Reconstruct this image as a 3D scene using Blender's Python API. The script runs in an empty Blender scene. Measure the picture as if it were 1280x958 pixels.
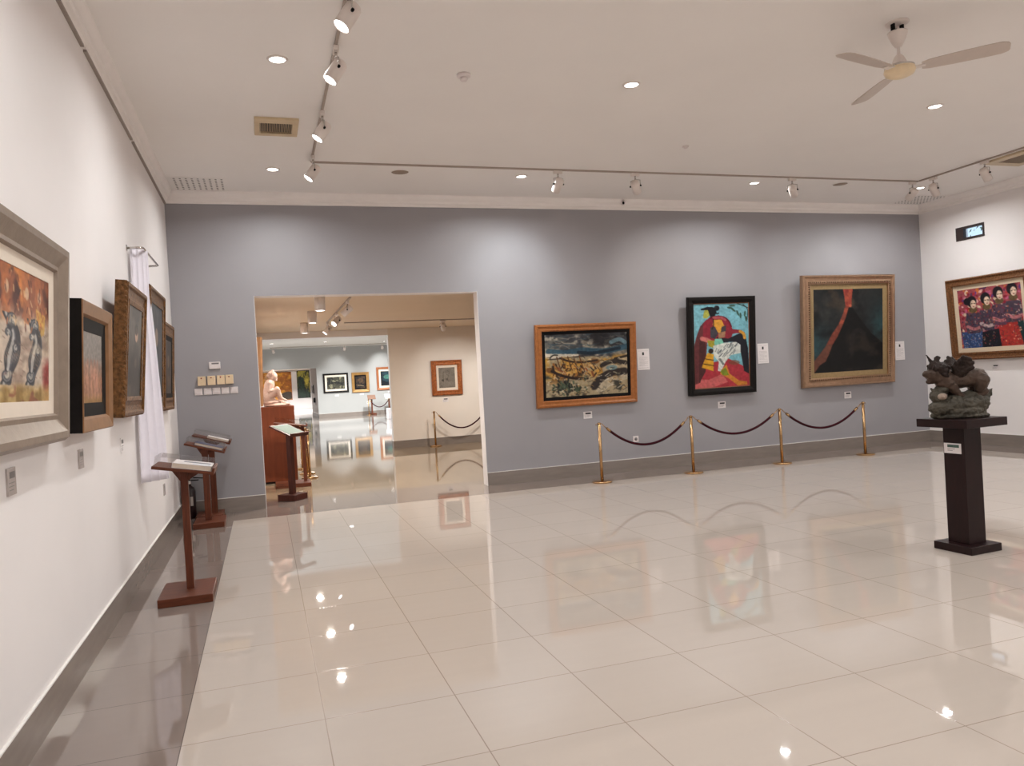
import bpy, bmesh, math, random
import numpy as np
from mathutils import Vector, Matrix, Quaternion, noise

SC = bpy.context.scene
COL = SC.collection
PI = math.pi
random.seed(7)

# ------------------------------------------------------------------ camera, world, exposure
def S(r, g, b):
    f = lambda c: (c/255.0)/12.92 if c/255.0 <= 0.04045 else ((c/255.0+0.055)/1.055)**2.4
    return (f(r), f(g), f(b), 1.0)

def cam_rows(yaw, pit, rol):
    cy, sy, cp, sp, cr, sr = math.cos(yaw), math.sin(yaw), math.cos(pit), math.sin(pit), math.cos(rol), math.sin(rol)
    A = Matrix(((1, 0, 0), (0, 0, -1), (0, 1, 0)))
    Ry = Matrix(((cy, 0, sy), (0, 1, 0), (-sy, 0, cy)))
    Rx = Matrix(((1, 0, 0), (0, cp, -sp), (0, sp, cp)))
    Rz = Matrix(((cr, -sr, 0), (sr, cr, 0), (0, 0, 1)))
    return Rz @ Rx @ Ry @ A
R_ = cam_rows(-0.314722, 0.00775893, -0.0570803)
cd = bpy.data.cameras.new('camera'); camera = bpy.data.objects.new('camera', cd); COL.objects.link(camera)
m3 = Matrix((R_[0], -R_[1], -R_[2])).transposed()
camera.matrix_world = Matrix.Translation((0, 0, 1.5)) @ m3.to_4x4()
cd.sensor_width = 36.0; cd.lens = 954.72/1280*36.0; cd.clip_start = 0.05; cd.clip_end = 300
SC.camera = camera

world = bpy.data.worlds.new('daylight'); SC.world = world; world.use_nodes = True
world.node_tree.nodes['Background'].inputs[0].default_value = (0.62, 0.82, 1.0, 1)
world.node_tree.nodes['Background'].inputs[1].default_value = 1.2
SC.view_settings.view_transform = 'Standard'; SC.view_settings.look = 'None'
SC.view_settings.gamma = 1.0; SC.view_settings.use_curve_mapping = False
SC.view_settings.exposure = 0.06

# lamp strengths (watts) and colours used by the lamp builders further down
P_DOWN, P_TRACK, P_TRACK_BACK, P_CYL, P_TRACK2, P_ROOM3, P_ROOM4 = 29.5, 18.0, 41.0, 48.0, 36.0, 350.0, 1300.0
C_DOWN = (0.98, 1.0, 1.0); C_TRACK = (0.97, 1.0, 1.0); C_COOL = (0.90, 1.0, 1.05); C_WARM = (1.0, 0.93, 0.84); C_ROOM3 = (0.98, 1.0, 1.0)

# ------------------------------------------------------------------ materials
MATS = {}
def mat(name, col, rough=0.5, metal=0.0, var=0.0, scale=8.0, bump=0.0, bscale=40.0, spec=0.5, coat=0.0, emit=None, trans=0.0, alpha=1.0, sheen=0.0, stretch=None, wood=0.0):
    if name in MATS: return MATS[name]
    m = bpy.data.materials.new(name); m.use_nodes = True
    nt = m.node_tree; b = nt.nodes['Principled BSDF']
    b.inputs['Base Color'].default_value = col; b.inputs['Roughness'].default_value = rough
    b.inputs['Metallic'].default_value = metal; b.inputs['Specular IOR Level'].default_value = spec
    b.inputs['Coat Weight'].default_value = coat; b.inputs['Transmission Weight'].default_value = trans
    b.inputs['Alpha'].default_value = alpha; b.inputs['Sheen Weight'].default_value = sheen
    if emit:
        b.inputs['Emission Color'].default_value = emit[0]; b.inputs['Emission Strength'].default_value = emit[1]
    tc = nt.nodes.new('ShaderNodeTexCoord'); mp = nt.nodes.new('ShaderNodeMapping')
    nt.links.new(tc.outputs['Object'], mp.inputs[0])
    if stretch: mp.inputs['Scale'].default_value = stretch
    if var > 0:
        n = nt.nodes.new('ShaderNodeTexNoise'); n.inputs['Scale'].default_value = scale; n.inputs['Detail'].default_value = 5
        n.inputs['Distortion'].default_value = wood
        nt.links.new(mp.outputs[0], n.inputs['Vector'])
        r = nt.nodes.new('ShaderNodeValToRGB')
        r.color_ramp.elements[0].position = 0.3; r.color_ramp.elements[1].position = 0.7
        r.color_ramp.elements[0].color = tuple(c*(1-var) for c in col[:3])+(1,)
        r.color_ramp.elements[1].color = tuple(min(1, c*(1+var)) for c in col[:3])+(1,)
        nt.links.new(n.outputs['Fac'], r.inputs[0]); nt.links.new(r.outputs[0], b.inputs['Base Color'])
    if bump > 0:
        n2 = nt.nodes.new('ShaderNodeTexNoise'); n2.inputs['Scale'].default_value = bscale; n2.inputs['Detail'].default_value = 4
        nt.links.new(mp.outputs[0], n2.inputs['Vector'])
        bp = nt.nodes.new('ShaderNodeBump'); bp.inputs['Strength'].default_value = bump; bp.inputs['Distance'].default_value = 0.01
        nt.links.new(n2.outputs['Fac'], bp.inputs['Height']); nt.links.new(bp.outputs[0], b.inputs['Normal'])
    MATS[name] = m
    return m

def tile_mat(name, col, joint, rough, ox, oy, size=0.603, var=0.05):
    """polished floor tiles laid on a grid, joints in the material"""
    m = bpy.data.materials.new(name); m.use_nodes = True; nt = m.node_tree; b = nt.nodes['Principled BSDF']
    geo = nt.nodes.new('ShaderNodeNewGeometry'); sep = nt.nodes.new('ShaderNodeSeparateXYZ')
    nt.links.new(geo.outputs['Position'], sep.inputs[0])
    def mth(op, a, v=None, c=None):
        n = nt.nodes.new('ShaderNodeMath'); n.operation = op
        for i, q in enumerate((a, v, c)):
            if q is None: continue
            if isinstance(q, (int, float)): n.inputs[i].default_value = q
            else: nt.links.new(q, n.inputs[i])
        return n.outputs[0]
    cells = []; dist = []
    for out, o in ((sep.outputs[0], ox), (sep.outputs[1], oy)):
        t = mth('DIVIDE', mth('SUBTRACT', out, o), size)
        cells.append(mth('FLOOR', t))
        fr = mth('FRACT', t)
        dist.append(mth('MULTIPLY', mth('MINIMUM', fr, mth('SUBTRACT', 1.0, fr)), size))
    d = mth('MINIMUM', dist[0], dist[1])
    line = mth('LESS_THAN', d, 0.0024)
    cmb = nt.nodes.new('ShaderNodeCombineXYZ'); nt.links.new(cells[0], cmb.inputs[0]); nt.links.new(cells[1], cmb.inputs[1])
    wn = nt.nodes.new('ShaderNodeTexWhiteNoise'); nt.links.new(cmb.outputs[0], wn.inputs['Vector'])
    n = nt.nodes.new('ShaderNodeTexNoise'); n.inputs['Scale'].default_value = 3.0; n.inputs['Detail'].default_value = 6
    mp = nt.nodes.new('ShaderNodeMapping'); mp.inputs['Scale'].default_value = (0.6, 5.0, 1.0)
    nt.links.new(geo.outputs['Position'], mp.inputs[0]); nt.links.new(mp.outputs[0], n.inputs['Vector'])
    fac = mth('ADD', mth('MULTIPLY', wn.outputs[0], 0.45), mth('MULTIPLY', n.outputs['Fac'], 0.55))
    mx = nt.nodes.new('ShaderNodeMix'); mx.data_type = 'RGBA'
    nt.links.new(fac, mx.inputs[0])
    mx.inputs[6].default_value = tuple(c*(1-var) for c in col[:3])+(1,); mx.inputs[7].default_value = tuple(min(1, c*(1+var)) for c in col[:3])+(1,)
    m2 = nt.nodes.new('ShaderNodeMix'); m2.data_type = 'RGBA'
    nt.links.new(line, m2.inputs[0]); nt.links.new(mx.outputs[2], m2.inputs[6]); m2.inputs[7].default_value = joint
    nt.links.new(m2.outputs[2], b.inputs['Base Color'])
    rr = mth('ADD', rough, mth('MULTIPLY', line, 0.12)); nt.links.new(rr, b.inputs['Roughness'])
    b.inputs['IOR'].default_value = 1.5
    nb = nt.nodes.new('ShaderNodeTexNoise'); nb.inputs['Scale'].default_value = 1.6; nb.inputs['Detail'].default_value = 2
    nt.links.new(geo.outputs['Position'], nb.inputs['Vector'])
    bp = nt.nodes.new('ShaderNodeBump'); bp.inputs['Strength'].default_value = 0.004; bp.inputs['Distance'].default_value = 0.01
    nt.links.new(nb.outputs['Fac'], bp.inputs['Height']); nt.links.new(bp.outputs[0], b.inputs['Normal'])
    return m

M_WHITE = mat('white_wall_paint', S(234, 228, 226), 0.6, var=0.02, scale=1.5, bump=0.02, bscale=60)
M_CEIL = mat('ceiling_paint', S(240, 235, 231), 0.7, var=0.015, scale=1.0)
M_CORN = mat('cornice_plaster', S(240, 234, 230), 0.6, var=0.02, scale=6)
M_GREY = mat('grey_wall_paint', S(154, 151, 154), 0.5, var=0.03, scale=1.4, bump=0.03, bscale=50)
M_GREY3 = mat('teal_grey_wall_paint', S(172, 171, 168), 0.5, var=0.02, scale=1.4)
M_BASE = mat('grey_brown_tile_skirting', S(134, 123, 115), 0.22, var=0.07, scale=4, stretch=(1, 1, 6))
M_CAULK = mat('white_skirting_edge', S(225, 220, 214), 0.5, var=0.03, scale=20)
M_FLOOR = tile_mat('cream_floor_tiles', S(182, 170, 160), S(146, 131, 120), 0.02, 0.1815, 2.965, var=0.04)
M_BORDER = tile_mat('taupe_border_tiles', S(126, 113, 106), S(96, 86, 80), 0.04, 0.1815, 2.965, var=0.06)
M_FLOOR2 = tile_mat('warm_light_tinted_tiles', S(150, 131, 108), S(120, 103, 84), 0.04, 0.1815, 10.8, var=0.04)  # light tiles; tan of the warm room light is put into their colour
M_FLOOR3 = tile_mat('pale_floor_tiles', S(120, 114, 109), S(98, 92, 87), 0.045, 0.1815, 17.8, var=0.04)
M_CEIL2 = mat('warm_ceiling_paint', S(222, 202, 178), 0.7, var=0.02, scale=1.0)
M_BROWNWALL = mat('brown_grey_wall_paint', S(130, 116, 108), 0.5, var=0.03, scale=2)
M_TRACK = mat('track_rail_metal', S(168, 154, 143), 0.5, 0.1, var=0.05, scale=20)
M_LAMPW = mat('white_lamp_enamel', S(226, 215, 208), 0.35, var=0.02, scale=20)
M_BLACK = mat('black_plastic', S(22, 20, 20), 0.4, var=0.1, scale=30, spec=0.1)
M_CHROME = mat('chrome', S(200, 195, 190), 0.15, 1.0, var=0.03, scale=20)
M_LENS = mat('lit_lamp_glass', S(255, 250, 245), 0.3, emit=((1, 0.97, 0.94, 1), 9.0), var=0.01)
M_LENSDIM = mat('lit_lamp_glass_soft', S(255, 250, 245), 0.3, emit=((1, 0.97, 0.94, 1), 3.0), var=0.01)
M_BRASS = mat('polished_brass', S(188, 152, 110), 0.22, 1.0, var=0.08, scale=30)
M_VELVET = mat('maroon_velvet', S(54, 9, 20), 0.7, var=0.2, scale=60, sheen=0.03, bump=0.2, bscale=200, spec=0.1)
M_WOOD = mat('red_brown_wood', S(94, 50, 33), 0.42, var=0.28, scale=9, stretch=(6, 6, 0.7), wood=0.6, spec=0.22)
M_WOODH = mat('red_brown_wood_flat', S(94, 50, 33), 0.42, var=0.25, scale=9, stretch=(0.8, 6, 6), wood=0.6, spec=0.22)
M_WOODPED = mat('brown_pedestal_wood', S(126, 66, 42), 0.4, var=0.12, scale=7, stretch=(4, 4, 0.5), wood=0.5, spec=0.22)
M_DARKWOOD = mat('dark_mahogany', S(30, 13, 13), 0.35, var=0.2, scale=9, stretch=(5, 5, 0.6), wood=0.4, spec=0.22)
M_REDDARK = mat('dark_red_wood', S(74, 36, 28), 0.4, var=0.2, scale=9, stretch=(5, 5, 0.6), wood=0.4, spec=0.22)
M_ACRYL = bpy.data.materials.new('clear_acrylic'); M_ACRYL.use_nodes = True
_t = M_ACRYL.node_tree; _t.nodes.remove(_t.nodes['Principled BSDF'])
_tr = _t.nodes.new('ShaderNodeBsdfTransparent'); _tr.inputs[0].default_value = (.985, .98, .975, 1); _gl = _t.nodes.new('ShaderNodeBsdfGlossy'); _gl.inputs['Roughness'].default_value = .05
_lw = _t.nodes.new('ShaderNodeLayerWeight'); _lw.inputs[0].default_value = .25; _fr = _t.nodes.new('ShaderNodeMath'); _fr.operation = 'MULTIPLY_ADD'; _fr.inputs[1].default_value = .22; _fr.inputs[2].default_value = .03; _t.links.new(_lw.outputs[1], _fr.inputs[0]); _mx = _t.nodes.new('ShaderNodeMixShader')
_t.links.new(_fr.outputs[0], _mx.inputs[0]); _t.links.new(_tr.outputs[0], _mx.inputs[1]); _t.links.new(_gl.outputs[0], _mx.inputs[2]); _t.links.new(_mx.outputs[0], _t.nodes['Material Output'].inputs[0])
M_PAPER = mat('white_paper', S(228, 221, 220), 0.55, var=0.02, scale=12)
M_INK = mat('grey_print', S(120, 115, 114), 0.6, var=0.1, scale=60)
M_INKD = mat('dark_print', S(50, 48, 48), 0.6, var=0.1, scale=60)
M_GREEN = mat('green_print', S(60, 84, 76), 0.6, var=0.1, scale=60)
M_CREAM = mat('cream_plastic', S(226, 200, 164), 0.4, var=0.03, scale=30)
M_PLASTW = mat('white_plastic', S(224, 214, 212), 0.35, var=0.02, scale=30)
M_RED = mat('red_indicator', S(150, 40, 36), 0.4, var=0.05, scale=30)

# ------------------------------------------------------------------ mesh builder
class G:
    def __init__(s): s.v = []; s.f = []; s.sm = []
    def add(s, vs, fs, smooth=False, M=None):
        o = len(s.v)
        for p in vs:
            s.v.append(tuple(M @ Vector(p)) if M else tuple(p))
        for f in fs: s.f.append([i+o for i in f]); s.sm.append(smooth)
        return s
    def box(s, x0, x1, y0, y1, z0, z1, M=None):
        return s.add([(x0, y0, z0), (x1, y0, z0), (x1, y1, z0), (x0, y1, z0), (x0, y0, z1), (x1, y0, z1), (x1, y1, z1), (x0, y1, z1)],
                     [(0, 3, 2, 1), (4, 5, 6, 7), (0, 1, 5, 4), (1, 2, 6, 5), (2, 3, 7, 6), (3, 0, 4, 7)], False, M)
    def lathe(s, prof, n=24, M=None, smooth=True):
        vs = []; fs = []
        for r, z in prof:
            for k in range(n):
                a = 2*PI*k/n; vs.append((r*math.cos(a), r*math.sin(a), z))
        for i in range(len(prof)-1):
            for k in range(n):
                k2 = (k+1) % n
                fs.append((i*n+k, i*n+k2, (i+1)*n+k2, (i+1)*n+k))
        if prof[0][0] > 1e-6: fs.append(tuple(range(n-1, -1, -1)))
        if prof[-1][0] > 1e-6: fs.append(tuple((len(prof)-1)*n+k for k in range(n)))
        return s.add(vs, fs, smooth, M)
    def cyl(s, p, q, r, n=16, r2=None, smooth=True):
        p = Vector(p); q = Vector(q); d = q-p
        M = Matrix.Translation(p) @ d.to_track_quat('Z', 'Y').to_matrix().to_4x4()
        return s.lathe([(r, 0), (r if r2 is None else r2, d.length)], n, M, smooth)
    def tube(s, pts, r, n=8, closed=False):
        pts = [Vector(p) for p in pts]; N = len(pts); vs = []; fs = []
        rr = r if isinstance(r, (list, tuple)) else [r]*N
        up = Vector((0, 0, 1)); prev = None
        for i, p in enumerate(pts):
            if closed: t = (pts[(i+1) % N]-pts[i-1]).normalized()
            else: t = (pts[min(i+1, N-1)]-pts[max(i-1, 0)]).normalized()
            if prev is None:
                a = up if abs(t.z) < 0.9 else Vector((1, 0, 0)); u = t.cross(a).normalized()
            else:
                u = (prev-t*prev.dot(t)).normalized()
            prev = u; w = t.cross(u)
            for k in range(n):
                an = 2*PI*k/n; vs.append(p+(u*math.cos(an)+w*math.sin(an))*rr[i])
        for i in range(N if closed else N-1):
            j = (i+1) % N
            for k in range(n):
                k2 = (k+1) % n; fs.append((i*n+k, i*n+k2, j*n+k2, j*n+k))
        if not closed: fs.append(tuple(range(n-1, -1, -1))); fs.append(tuple((N-1)*n+k for k in range(n)))
        return s.add(vs, fs, True)
    def ell(s, c, r, rot=None, n=14, m=10):
        vs = [(0, 0, -1)]; fs = []
        for i in range(1, m):
            ph = -PI/2+PI*i/m
            for k in range(n):
                a = 2*PI*k/n; vs.append((math.cos(ph)*math.cos(a), math.cos(ph)*math.sin(a), math.sin(ph)))
        vs.append((0, 0, 1)); L = len(vs)-1
        for k in range(n):
            k2 = (k+1) % n; fs.append((0, 1+k2, 1+k)); fs.append((L, L-n+k, L-n+k2))
        for i in range(m-2):
            for k in range(n):
                k2 = (k+1) % n; fs.append((1+i*n+k, 1+i*n+k2, 1+(i+1)*n+k2, 1+(i+1)*n+k))
        M = Matrix.Translation(Vector(c))
        if rot: M = M @ rot.to_4x4()
        M = M @ Matrix.Diagonal((r[0], r[1], r[2], 1)) if not isinstance(r, (int, float)) else M @ Matrix.Diagonal((r, r, r, 1))
        return s.add(vs, fs, True, M)
    def cap(s, p, q, r1, r2, n=12):
        """tapered capsule between two points"""
        p = Vector(p); q = Vector(q); d = q-p; L = d.length
        M = Matrix.Translation(p) @ d.to_track_quat('Z', 'Y').to_matrix().to_4x4()
        prof = [(0, -r1)]+[(r1*math.cos(a), -r1*math.sin(a)) for a in (1.1, 0.6, 0.0)]+[(r2*math.cos(a), L+r2*math.sin(a)) for a in (0.0, 0.6, 1.1)]+[(0, L+r2)]
        return s.lathe(prof, n, M)
    def prism(s, poly, y0, y1, M=None):
        """polygon in xz extruded along y"""
        n = len(poly)
        vs = [(x, y0, z) for x, z in poly]+[(x, y1, z) for x, z in poly]
        fs = [tuple(range(n)), tuple(range(2*n-1, n-1, -1))]+[(i, n+i, n+(i+1) % n, (i+1) % n) for i in range(n)]
        return s.add(vs, fs, False, M)
    def rectsweep(s, w, h, prof):
        """mitred moulding round a w x h rectangle (x centred, z from 0, front towards -y); prof: (inset, out)"""
        rings = []
        for ins, out in prof:
            rings.append([(-w/2+ins, -out, ins), (w/2-ins, -out, ins), (w/2-ins, -out, h-ins), (-w/2+ins, -out, h-ins)])
        vs = [p for r in rings for p in r]; fs = []
        N = len(rings)
        for i in range(N):
            j = (i+1) % N
            for k in range(4):
                k2 = (k+1) % 4; fs.append((i*4+k, i*4+k2, j*4+k2, j*4+k))
        return s.add(vs, fs)
    def mesh(s, name, m=None):
        me = bpy.data.meshes.new(name); me.from_pydata(s.v, [], s.f); me.polygons.foreach_set('use_smooth', s.sm)
        bm = bmesh.new(); bm.from_mesh(me); bmesh.ops.recalc_face_normals(bm, faces=bm.faces); bm.to_mesh(me); bm.free()
        if m: me.materials.append(m)
        me.update(); return me

def obj(name, g, m, parent=None, bevel=0.0, loc=None):
    me = g.mesh(name, m) if isinstance(g, G) else g
    if not isinstance(g, G) and m and not me.materials: me.materials.append(m)
    o = bpy.data.objects.new(name, me); COL.objects.link(o)
    if parent: o.parent = parent
    if loc: o.location = loc
    if bevel:
        b = o.modifiers.new('bevel', 'BEVEL'); b.width = bevel; b.segments = 2; b.limit_method = 'ANGLE'
    return o
def thing(name, label, cat, loc=(0, 0, 0), rot=(0, 0, 0), group=None):
    o = bpy.data.objects.new(name, None); COL.objects.link(o); o.empty_display_size = 0.1
    o.location = loc; o.rotation_euler = rot; return tag(o, label, cat, group)
def tag(o, label, cat, group=None):
    o['label'] = label; o['category'] = cat
    if group: o['group'] = group
    return o
def struct(name, g, m, bevel=0.0, parent=None):
    o = obj(name, g, m, parent, bevel); o['kind'] = 'structure'; return o
def dup(root, loc, label, group=None, rot=None):
    r = root.copy(); COL.objects.link(r); r.location = loc; r['label'] = label
    if rot is not None: r.rotation_euler = rot
    if group: r['group'] = group
    for ch in list(root.children):
        c = ch.copy(); COL.objects.link(c); c.parent = r
        for gg in list(ch.children):
            d = gg.copy(); COL.objects.link(d); d.parent = c
    return r
def light(name, kind, parent, energy, color, size=0.1, loc=(0, 0, 0), spot=None, blend=0.6, rot=None):
    l = bpy.data.lights.new(name, kind); l.energy = energy; l.color = color
    if kind == 'AREA': l.shape = 'DISK'; l.size = size; l.spread = spot or PI
    else: l.shadow_soft_size = size
    if kind == 'SPOT': l.spot_size = spot; l.spot_blend = blend
    o = bpy.data.objects.new(name, l); COL.objects.link(o); o.location = loc
    if rot: o.rotation_euler = rot
    if parent: o.parent = parent
    return o

# ------------------------------------------------------------------ the setting
XL, XR, YB, YF, ZC = -1.03, 10.84, 10.27, -3.5, 4.03
BX0, BX1, BY1 = XL+0.61, XR-0.66, 9.56          # inner edge of the dark tile border
DX0, DX1, DZ = -0.05, 2.91, 2.72                # the opening in the grey wall
W2 = 0.20
Y2 = YB+W2; Y3 = 17.6; X2W = 2.79; ZC2 = 2.775; YG = 39.8; ZC3 = 3.55; GX = 2.60; GZ = 2.52; Y4 = 62.0

struct('floor', G().box(BX0, BX1, YF+0.6, BY1, -0.1, 0.0), M_FLOOR)
struct('floor_border', G().box(XL-0.2, BX0, YF, YB, -0.1, 0).box(BX0, BX1, BY1, YB, -0.1, 0).box(BX1, XR+0.25, YF, YB, -0.1, 0).box(BX0, BX1, YF, YF+0.6, -0.1, 0).box(-3, 9, YB, Y2+0.42, -0.1, 0), M_BORDER)
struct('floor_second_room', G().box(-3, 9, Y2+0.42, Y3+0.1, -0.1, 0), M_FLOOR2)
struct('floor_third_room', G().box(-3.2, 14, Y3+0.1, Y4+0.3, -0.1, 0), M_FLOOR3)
struct('ceiling', G().box(XL-0.2, XR+0.25, YF-0.2, YB, ZC, ZC+0.1), M_CEIL)
struct('ceiling_second_room', G().box(-3, 9, Y2, Y3+0.2, ZC2, ZC2+0.1), M_CEIL2)
struct('ceiling_third_room', G().box(-3.2, 14, Y3+0.2, YG, ZC3, ZC3+0.1), mat('third_ceiling_paint', S(215, 212, 206), 0.7, var=0.02, scale=1))
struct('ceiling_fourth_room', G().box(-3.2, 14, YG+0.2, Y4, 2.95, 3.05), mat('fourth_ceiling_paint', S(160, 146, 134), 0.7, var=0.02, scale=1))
struct('wall_left', G().box(XL-0.2, XL, YF, YB, 0, ZC), M_WHITE)
struct('wall_front', G().box(XL-0.2, XR+0.25, YF-0.2, YF, 0, ZC), M_WHITE)
struct('wall_back', G().box(XL-0.2, DX0, YB, Y2, 0, ZC).box(DX1, XR+0.25, YB, Y2, 0, ZC).box(DX0, DX1, YB, Y2, DZ, ZC), M_GREY)
WY0, WY1, WZ0, WZ1 = 9.04, 9.55, 3.285, 3.50
struct('wall_right', G().box(XR, XR+0.25, YF, WY0, 0, ZC).box(XR, XR+0.25, WY1, YB, 0, ZC).box(XR, XR+0.25, WY0, WY1, 0, WZ0).box(XR, XR+0.25, WY0, WY1, WZ1, ZC), M_WHITE)
struct('trim_1', G().box(DX0, DX0+0.006, YB+0.004, Y2, 0, DZ-0.006).box(DX1-0.006, DX1, YB+0.004, Y2, 0, DZ-0.006).box(DX0, DX1, YB+0.004, Y2, DZ-0.006, DZ), M_WHITE)
struct('wall_second_room_left', G().box(-0.45, -0.13, Y2, Y3, 0, ZC2), M_WHITE)
struct('wall_second_room_right', G().box(8.8, 9, Y2, Y3, 0, ZC2), M_WHITE)
struct('wall_second_room_back', G().box(X2W, 14, Y3, Y3+0.2, 0, ZC3), mat('second_white_wall_paint', S(228, 218, 208), 0.6, var=0.02, scale=1.5))
struct('wall_second_room_header', G().box(-3.2, X2W, Y3, Y3+0.2, 2.63, ZC3+0.1), M_WHITE)
struct('wall_third_room_back', G().box(GX, 14, YG, YG+0.2, 0, ZC3).box(-3.2, GX, YG, YG+0.2, GZ, ZC3), M_GREY3)
struct('wall_third_room_left', G().box(-3.4, -3.2, Y3+0.2, 20.5, 0, ZC3).box(-3.4, -3.2, 27, Y4, 0, ZC3).box(-3.4, -3.2, 20.5, 27, 2.6, ZC3).box(-3.4, -3.2, 20.5, 27, 0, 0.1).box(-3.4, -0.45, Y3, Y3+0.2, 0, 2.63), M_WHITE)
struct('wall_third_room_right', G().box(14, 14.2, Y3, Y4, 0, ZC3), M_WHITE)
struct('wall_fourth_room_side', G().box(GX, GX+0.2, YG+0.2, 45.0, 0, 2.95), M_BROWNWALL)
struct('wall_fourth_room_back', G().box(-3.2, 14, Y4, Y4+0.2, 0, 2.95), mat('fourth_white_wall_paint', S(222, 215, 212), 0.6, var=0.02, scale=1.5))

# cornice of the main room, mitred at the corners
def cornice():
    prof = [(0.0, 3.885), (0.022, 3.885), (0.026, 3.912), (0.045, 3.925), (0.05, 3.955), (0.062, 3.962), (0.085, 3.985), (0.095, 4.005), (0.10, 4.03), (0.0, 4.03)]
    g = G(); rings = []
    for o, z in prof: rings.append([(XL+o, YF+o, z), (XR-o, YF+o, z), (XR-o, YB-o, z), (XL+o, YB-o, z)])
    n = len(rings); fs = []
    for i in range(n):
        j = (i+1) % n
        for k in range(4): fs.append((i*4+k, i*4+(k+1) % 4, j*4+(k+1) % 4, j*4+k))
    g.add([p for r in rings for p in r], fs)
    return g
struct('trim_2', cornice(), M_CORN)
# grey strip under the left cornice, in three lengths
gr = G()
for a, b in ((0.5, 5.72), (5.80, 7.72), (7.80, 10.24)): gr.box(XL, XL+0.022, a, b, 3.868, 3.885)
struct('trim_3', gr, mat('grey_strip', S(150, 138, 130), 0.5, var=0.05, scale=20))
BBH = 0.18
def base(name, segs, m=M_BASE):
    g = G(); c = G()
    for (x0, x1, y0, y1, ax) in segs:
        g.box(x0, x1, y0, y1, 0, BBH)
        c.box(x0, x1, y0, y1, BBH, BBH+0.006)
    o = struct(name, g, m); e = struct('skirting_edge', c, M_CAULK, parent=o)
base('baseboard_left', [(XL, XL+0.014, YF, YB-0.014, 0)])
base('baseboard_back', [(XL, DX0, YB-0.014, YB, 0), (DX1, XR, YB-0.014, YB, 0)])
base('baseboard_right', [(XR-0.014, XR, YF, YB-0.014, 0)])
base('baseboard_second_room', [(X2W-0.012, 8.8, Y3-0.014, Y3, 0), (X2W-0.012, X2W, Y3, Y3+0.2, 0)])
base('baseboard_third_room', [(GX, 14, YG-0.014, YG, 0)])
base('baseboard_fourth_room', [(GX-0.014, GX, YG+0.2, 45, 0)], M_DARKWOOD)

# small high window on the right wall
w = G(); fw = 0.035
w.box(XR-0.012, XR+0.05, WY0, WY1, WZ0, WZ0+fw).box(XR-0.012, XR+0.05, WY0, WY1, WZ1-fw, WZ1).box(XR-0.012, XR+0.05, WY0, WY0+0.03, WZ0+fw, WZ1-fw).box(XR-0.012, XR+0.05, WY1-0.14, WY1, WZ0+fw, WZ1-fw)
win = struct('window_1', w, mat('dark_window_frame', S(52, 40, 38), 0.45, var=0.1, scale=15))
struct('window_glass', G().box(XR+0.03, XR+0.036, WY0+0.03, WY1-0.14, WZ0+fw, WZ1-fw), mat('window_glass_clear', S(250, 252, 255), 0.02, trans=1.0), parent=win)
# glazed bay on the third room's left wall: daylight comes in there
w = G()
for y in (20.5, 22.65, 24.8, 26.93): w.box(-3.36, -3.28, y, y+0.07, 0.1, 2.6)
w.box(-3.36, -3.28, 20.5, 27, 2.52, 2.6).box(-3.36, -3.28, 20.5, 27, 0.1, 0.16)
win2 = struct('window_2', w, M_PLASTW)
light('window_daylight', 'AREA', None, 330, (0.68, 0.84, 1.0), loc=(-3.6, 23.75, 1.5), rot=(0, -PI/2, 0))
ld = bpy.data.lights['window_daylight']; ld.shape = 'RECTANGLE'; ld.size = 2.4; ld.size_y = 6.4

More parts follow.
